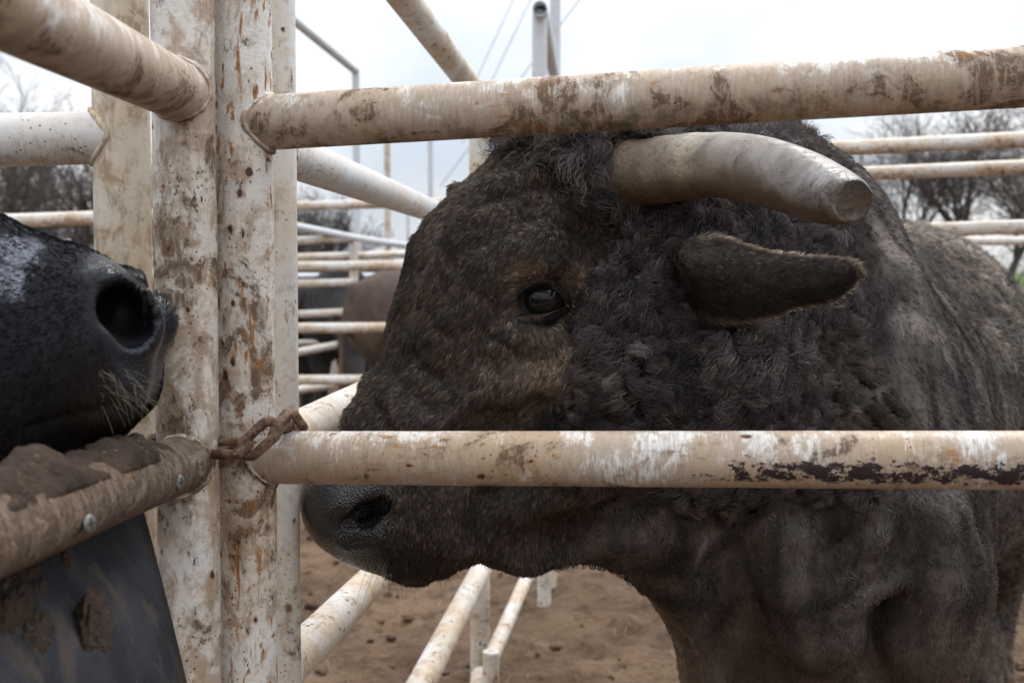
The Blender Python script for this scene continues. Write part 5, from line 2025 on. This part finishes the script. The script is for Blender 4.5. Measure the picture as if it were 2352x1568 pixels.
brown_h = hide("brown_hide", (0.075, 0.050, 0.038), (0.125, 0.088, 0.066))
black_h = hide("black_hide", (0.016, 0.015, 0.017), (0.036, 0.031, 0.030))
pale_h = hide("pale_faced_hide", (0.020, 0.018, 0.019), (0.040, 0.034, 0.032), (0.26, 0.25, 0.24))
red_h = hide("red_hide", (0.045, 0.025, 0.020), (0.075, 0.042, 0.034))
CATTLE = "cattle in the pens beyond"
for px, d, rz, sc_, me_, hm, lb in (
        (1118, 7.6, 25, 1.0, far_me, brown_h, "brown cow seen from behind, its rump beside the bull's face"),
        (770, 9.6, -75, 0.98, far_me2, black_h, "black cow with its head low behind the rails, next to the rusty post"),
        (700, 10.0, -100, 0.92, far_me2, pale_h, "black cow with a pale grey face behind the rails by the gate post"),
        (785, 12.2, 200, 1.02, far_me, black_h, "black cow standing side-on behind the head-down cows"),
        (700, 13.5, 170, 0.98, far_me, red_h, "dark reddish cow farthest back in the pens")):
    c = P(px, 700, d)
    o = bpy.data.objects.new("far_cow", None)
    o.empty_display_size = 0.1
    COL.objects.link(o)
    o.location = (c.x, c.y, 0)
    o.rotation_euler = (0, 0, math.radians(rz))
    o.scale = (sc_,) * 3
    tag(o, lb, "cow", CATTLE)
    m2 = me_.copy()
    m2.materials.clear()
    m2.materials.append(hm)
    b_ = bpy.data.objects.new("body", m2)
    COL.objects.link(b_)
    b_.parent = o

# ---------------------------------------------------------------- bare winter trees
M = Mat("bark")
o_ = M.obj()
barkm = M.bsdf(M.mix(M.noise(o_, 5, 5), (0.040, 0.034, 0.030), (0.09, 0.08, 0.073)), 0.9)
M = Mat("twigs")
o_ = M.obj()
twigm = M.bsdf(M.mix(M.noise(o_, 2, 4), (0.045, 0.037, 0.032), (0.095, 0.08, 0.073)), 0.9)


def grow(seed, H, levels=6, spread=0.55, thick=0.16, low=0.32):
    """a bare tree: returns trunk and crown segments [(a, b, ra, rb)]"""
    R = random.Random(seed)
    trunk, crown = [], []

    def branch(p, d, ln, r, lv):
        n = 4 if lv < 2 else 3
        a = Vector(p)
        rr = r
        for i in range(n):
            wv = 0.13 + 0.05 * lv
            d = (d + Vector((R.gauss(0, wv), R.gauss(0, wv), R.gauss(0.02, wv * 0.5) + (0.05 if lv < 4 else 0.0)))).normalized()
            b = a + d * (ln / n)
            r2 = rr * (0.88 if lv < 2 else 0.80)
            (trunk if lv == 0 else crown).append((a, b, rr, r2))
            a, rr = b, r2
            if lv < levels and (i >= (2 if lv == 0 else 0)):
                if lv >= 3 and R.random() < 0.30: continue
                for _ in range(2 if (lv == 0 or (lv < levels - 1 and R.random() < 0.25)) else 1):
                    ax_ = d.orthogonal().normalized()
                    ax_.rotate(Matrix.Rotation(R.uniform(0, 6.283), 3, d))
                    ang = R.uniform(0.40, 0.95) * (spread / 0.55)
                    nd = (d * math.cos(ang) + ax_ * math.sin(ang)).normalized()
                    nd = (nd + Vector((0, 0, 0.10))).normalized()
                    branch(a, nd, ln * R.uniform(0.58, 0.80), rr * R.uniform(0.48, 0.68), lv + 1)
        if lv < levels:
            branch(a, d, ln * 0.75, rr * 0.82, lv + 1)

    branch((0, 0, -0.2), Vector((R.uniform(-.08, .08), R.uniform(-.08, .08), 1)).normalized(), H * low, thick, 0)
    return trunk, crown


def tubes(name, segs, m, sides, rmin):
    n = len(segs)
    A = np.array([s[0] for s in segs]); Bq = np.array([s[1] for s in segs])
    ra = np.maximum([s[2] for s in segs], rmin); rb = np.maximum([s[3] for s in segs], rmin * 0.8)
    d = unit(Bq - A)
    h = np.where(np.abs(d[:, 2:3]) < 0.9, np.array([[0, 0, 1.0]]), np.array([[1.0, 0, 0]]))
    u = unit(np.cross(d, h)); v = np.cross(d, u)
    vs = np.empty((n, 2 * sides, 3))
    for k in range(sides):
        t = 2 * math.pi * k / sides
        o_ = u * math.cos(t) + v * math.sin(t)
        vs[:, k] = A + o_ * ra[:, None]
        vs[:, sides + k] = Bq + o_ * rb[:, None]
    f = np.array([(k, (k + 1) % sides, sides + (k + 1) % sides, sides + k) for k in range(sides)])
    fs = (f[None] + (np.arange(n) * 2 * sides)[:, None, None]).reshape(-1, 4)
    me = mesh_np(name, vs.reshape(-1, 3), fs)
    me.materials.append(m)
    return me


PROTO = []
for sd_, H, lv, spr, lo_ in ((3, 7.0, 5, 0.62, 0.27), (8, 7.5, 5, 0.50, 0.30), (15, 6.5, 5, 0.70, 0.25), (21, 4.2, 5, 0.75, 0.20)):
    tr, cr2 = grow(sd_, H, lv, spr, 0.15, lo_)
    
    zt = max(s[1].z for s in cr2)
    PROTO.append((tubes("trunk", tr, barkm, 8, 0.02), tubes("crown", cr2, twigm, 4, 0.0050), zt))
    print("trace tree", len(tr), len(cr2), round(zt, 2))
TREES = (  # px, base distance, top y, prototype, turn, label
    (2095, 27, 150, 1, 20, "bare grey tree with a crooked trunk seen just right of the horn tip"),
    (2240, 28, 120, 1, 140, "bare tree with an upright forked trunk between the rails above the bull's rump"),
    (2385, 32, 140, 0, 150, "bare tree at the edge of the pasture beside the right end of the rails"),
    (1950, 46, 300, 2, 200, "pale distant bare tree behind the hump and the horn"),
    (2300, 50, 290, 0, 250, "distant bare tree behind the forked one above the bull's rump"),
    (1440, 60, 300, 0, 75, "faint far-off bare tree beside the bull's poll hair"),
    (40, 22, 95, 1, 210, "bare tree with heavy limbs between the slanting rail and the white rail"),
    (150, 30, 230, 2, 10, "bushy bare tree just left of the cream post"),
    (-90, 28, 120, 0, 100, "bare tree at the far left above the black muzzle"),
    (250, 34, 300, 3, 40, "low spreading bare tree behind the cream post"),
    (80, 36, 330, 3, 190, "low thicket-like bare tree under the white rail at the left"),
    (345, 38, 260, 0, 300, "thin bare tree showing in the gap between the posts"),
    (770, 36, 425, 3, 120, "small round bare tree between the gate post and the bull's forehead"),
    (700, 40, 455, 2, 260, "bare tree low behind the rails beside the gate post"),
    (640, 34, 400, 0, 330, "bare tree mostly hidden behind the gate post"))
for px, d, ty, k, rz, lb in TREES:
    c = P(px, 620, d)
    want = (620 - ty) * d / FPX + CAM_H
    s_ = want / PROTO[k][2]
    o = bpy.data.objects.new("bare_tree", None)
    COL.objects.link(o)
    o.location = (c.x, c.y, 0)
    o.rotation_euler = (0, 0, math.radians(rz))
    o.scale = (s_ * 1.05, s_ * 1.05, s_)
    tag(o, lb, "tree", "bare trees round the pens")
    for nm, me_ in (("trunk", PROTO[k][0]), ("crown", PROTO[k][1])):
        b_ = bpy.data.objects.new(nm, me_)
        COL.objects.link(b_)
        b_.parent = o

# a far scrubby hedge line nobody could count
R_ = np.random.default_rng(5)
n = 7000
xx = R_.uniform(-60, 75, n)
hmax = 1.0 + 1.9 * vnoise(np.stack([xx, xx * 0, xx * 0], 1), 0.22, 3)
yy = R_.uniform(62, 74, n)
z0 = R_.random(n) ** 1.3 * hmax
A = np.stack([xx, yy, z0], 1)
dirs_ = unit(np.stack([R_.normal(0, 0.7, n), R_.normal(0, 0.7, n), R_.uniform(0.1, 1.2, n)], 1))
segs = [(A[i], A[i] + dirs_[i] * R_.uniform(0.5, 1.4), 0.022, 0.012) for i in range(n)]
me_ = tubes("hedge_undergrowth", segs, twigm, 3, 0.012)
hg = bpy.data.objects.new("undergrowth", me_)
COL.objects.link(hg)
tag(hg, "dark scrubby hedge line along the far side of the pasture", "hedge", kind="stuff")

# straw wisps and loose clods on the yard
M = Mat("straw")
strawm = M.bsdf((0.36, 0.27, 0.15), 0.8)
n = 900
xx, yy = R_.uniform(-1.2, 2.8, n), R_.uniform(2.6, 7.5, n)
A = np.stack([xx, yy, np.full(n, 0.035)], 1)
th_ = R_.uniform(0, 6.28, n)
ln_ = R_.uniform(0.02, 0.09, n)
segs = [(A[i], A[i] + np.array([math.cos(th_[i]), math.sin(th_[i]), R_.uniform(-.2, .3)]) * ln_[i], 0.0013, 0.001) for i in range(n)]
st = bpy.data.objects.new("straw_litter", tubes("straw_litter", segs, strawm, 3, 0.001))
COL.objects.link(st)
tag(st, "wisps of straw trodden into the brown yard", "straw", kind="stuff")
bm = bmesh.new()
bmesh.ops.create_icosphere(bm, subdivisions=2, radius=1)
bv = np.array([v.co for v in bm.verts]); bf = np.array([[v.index for v in f.verts] for f in bm.faces])
bm.free()
n = 700
vs, fs = [], []
for i in range(n):
    c = np.array([R_.uniform(-1.3, 3.0), R_.uniform(2.5, 8.5), 0.012])
    s_ = abs(R_.normal(0, 0.007)) + 0.004
    q = bv * (1 + 0.35 * R_.normal(size=(len(bv), 1)) * 0.6) * np.array([s_ * R_.uniform(.8, 1.5), s_ * R_.uniform(.8, 1.5), s_ * 0.8])
    vs.append(q + c); fs.append(bf + i * len(bv))
cl_ = link("clod_litter", mesh_np("clod_litter", np.concatenate(vs), np.concatenate(fs)), mud_ground)
tag(cl_, "loose brown clods scattered over the yard", "clods", kind="stuff")
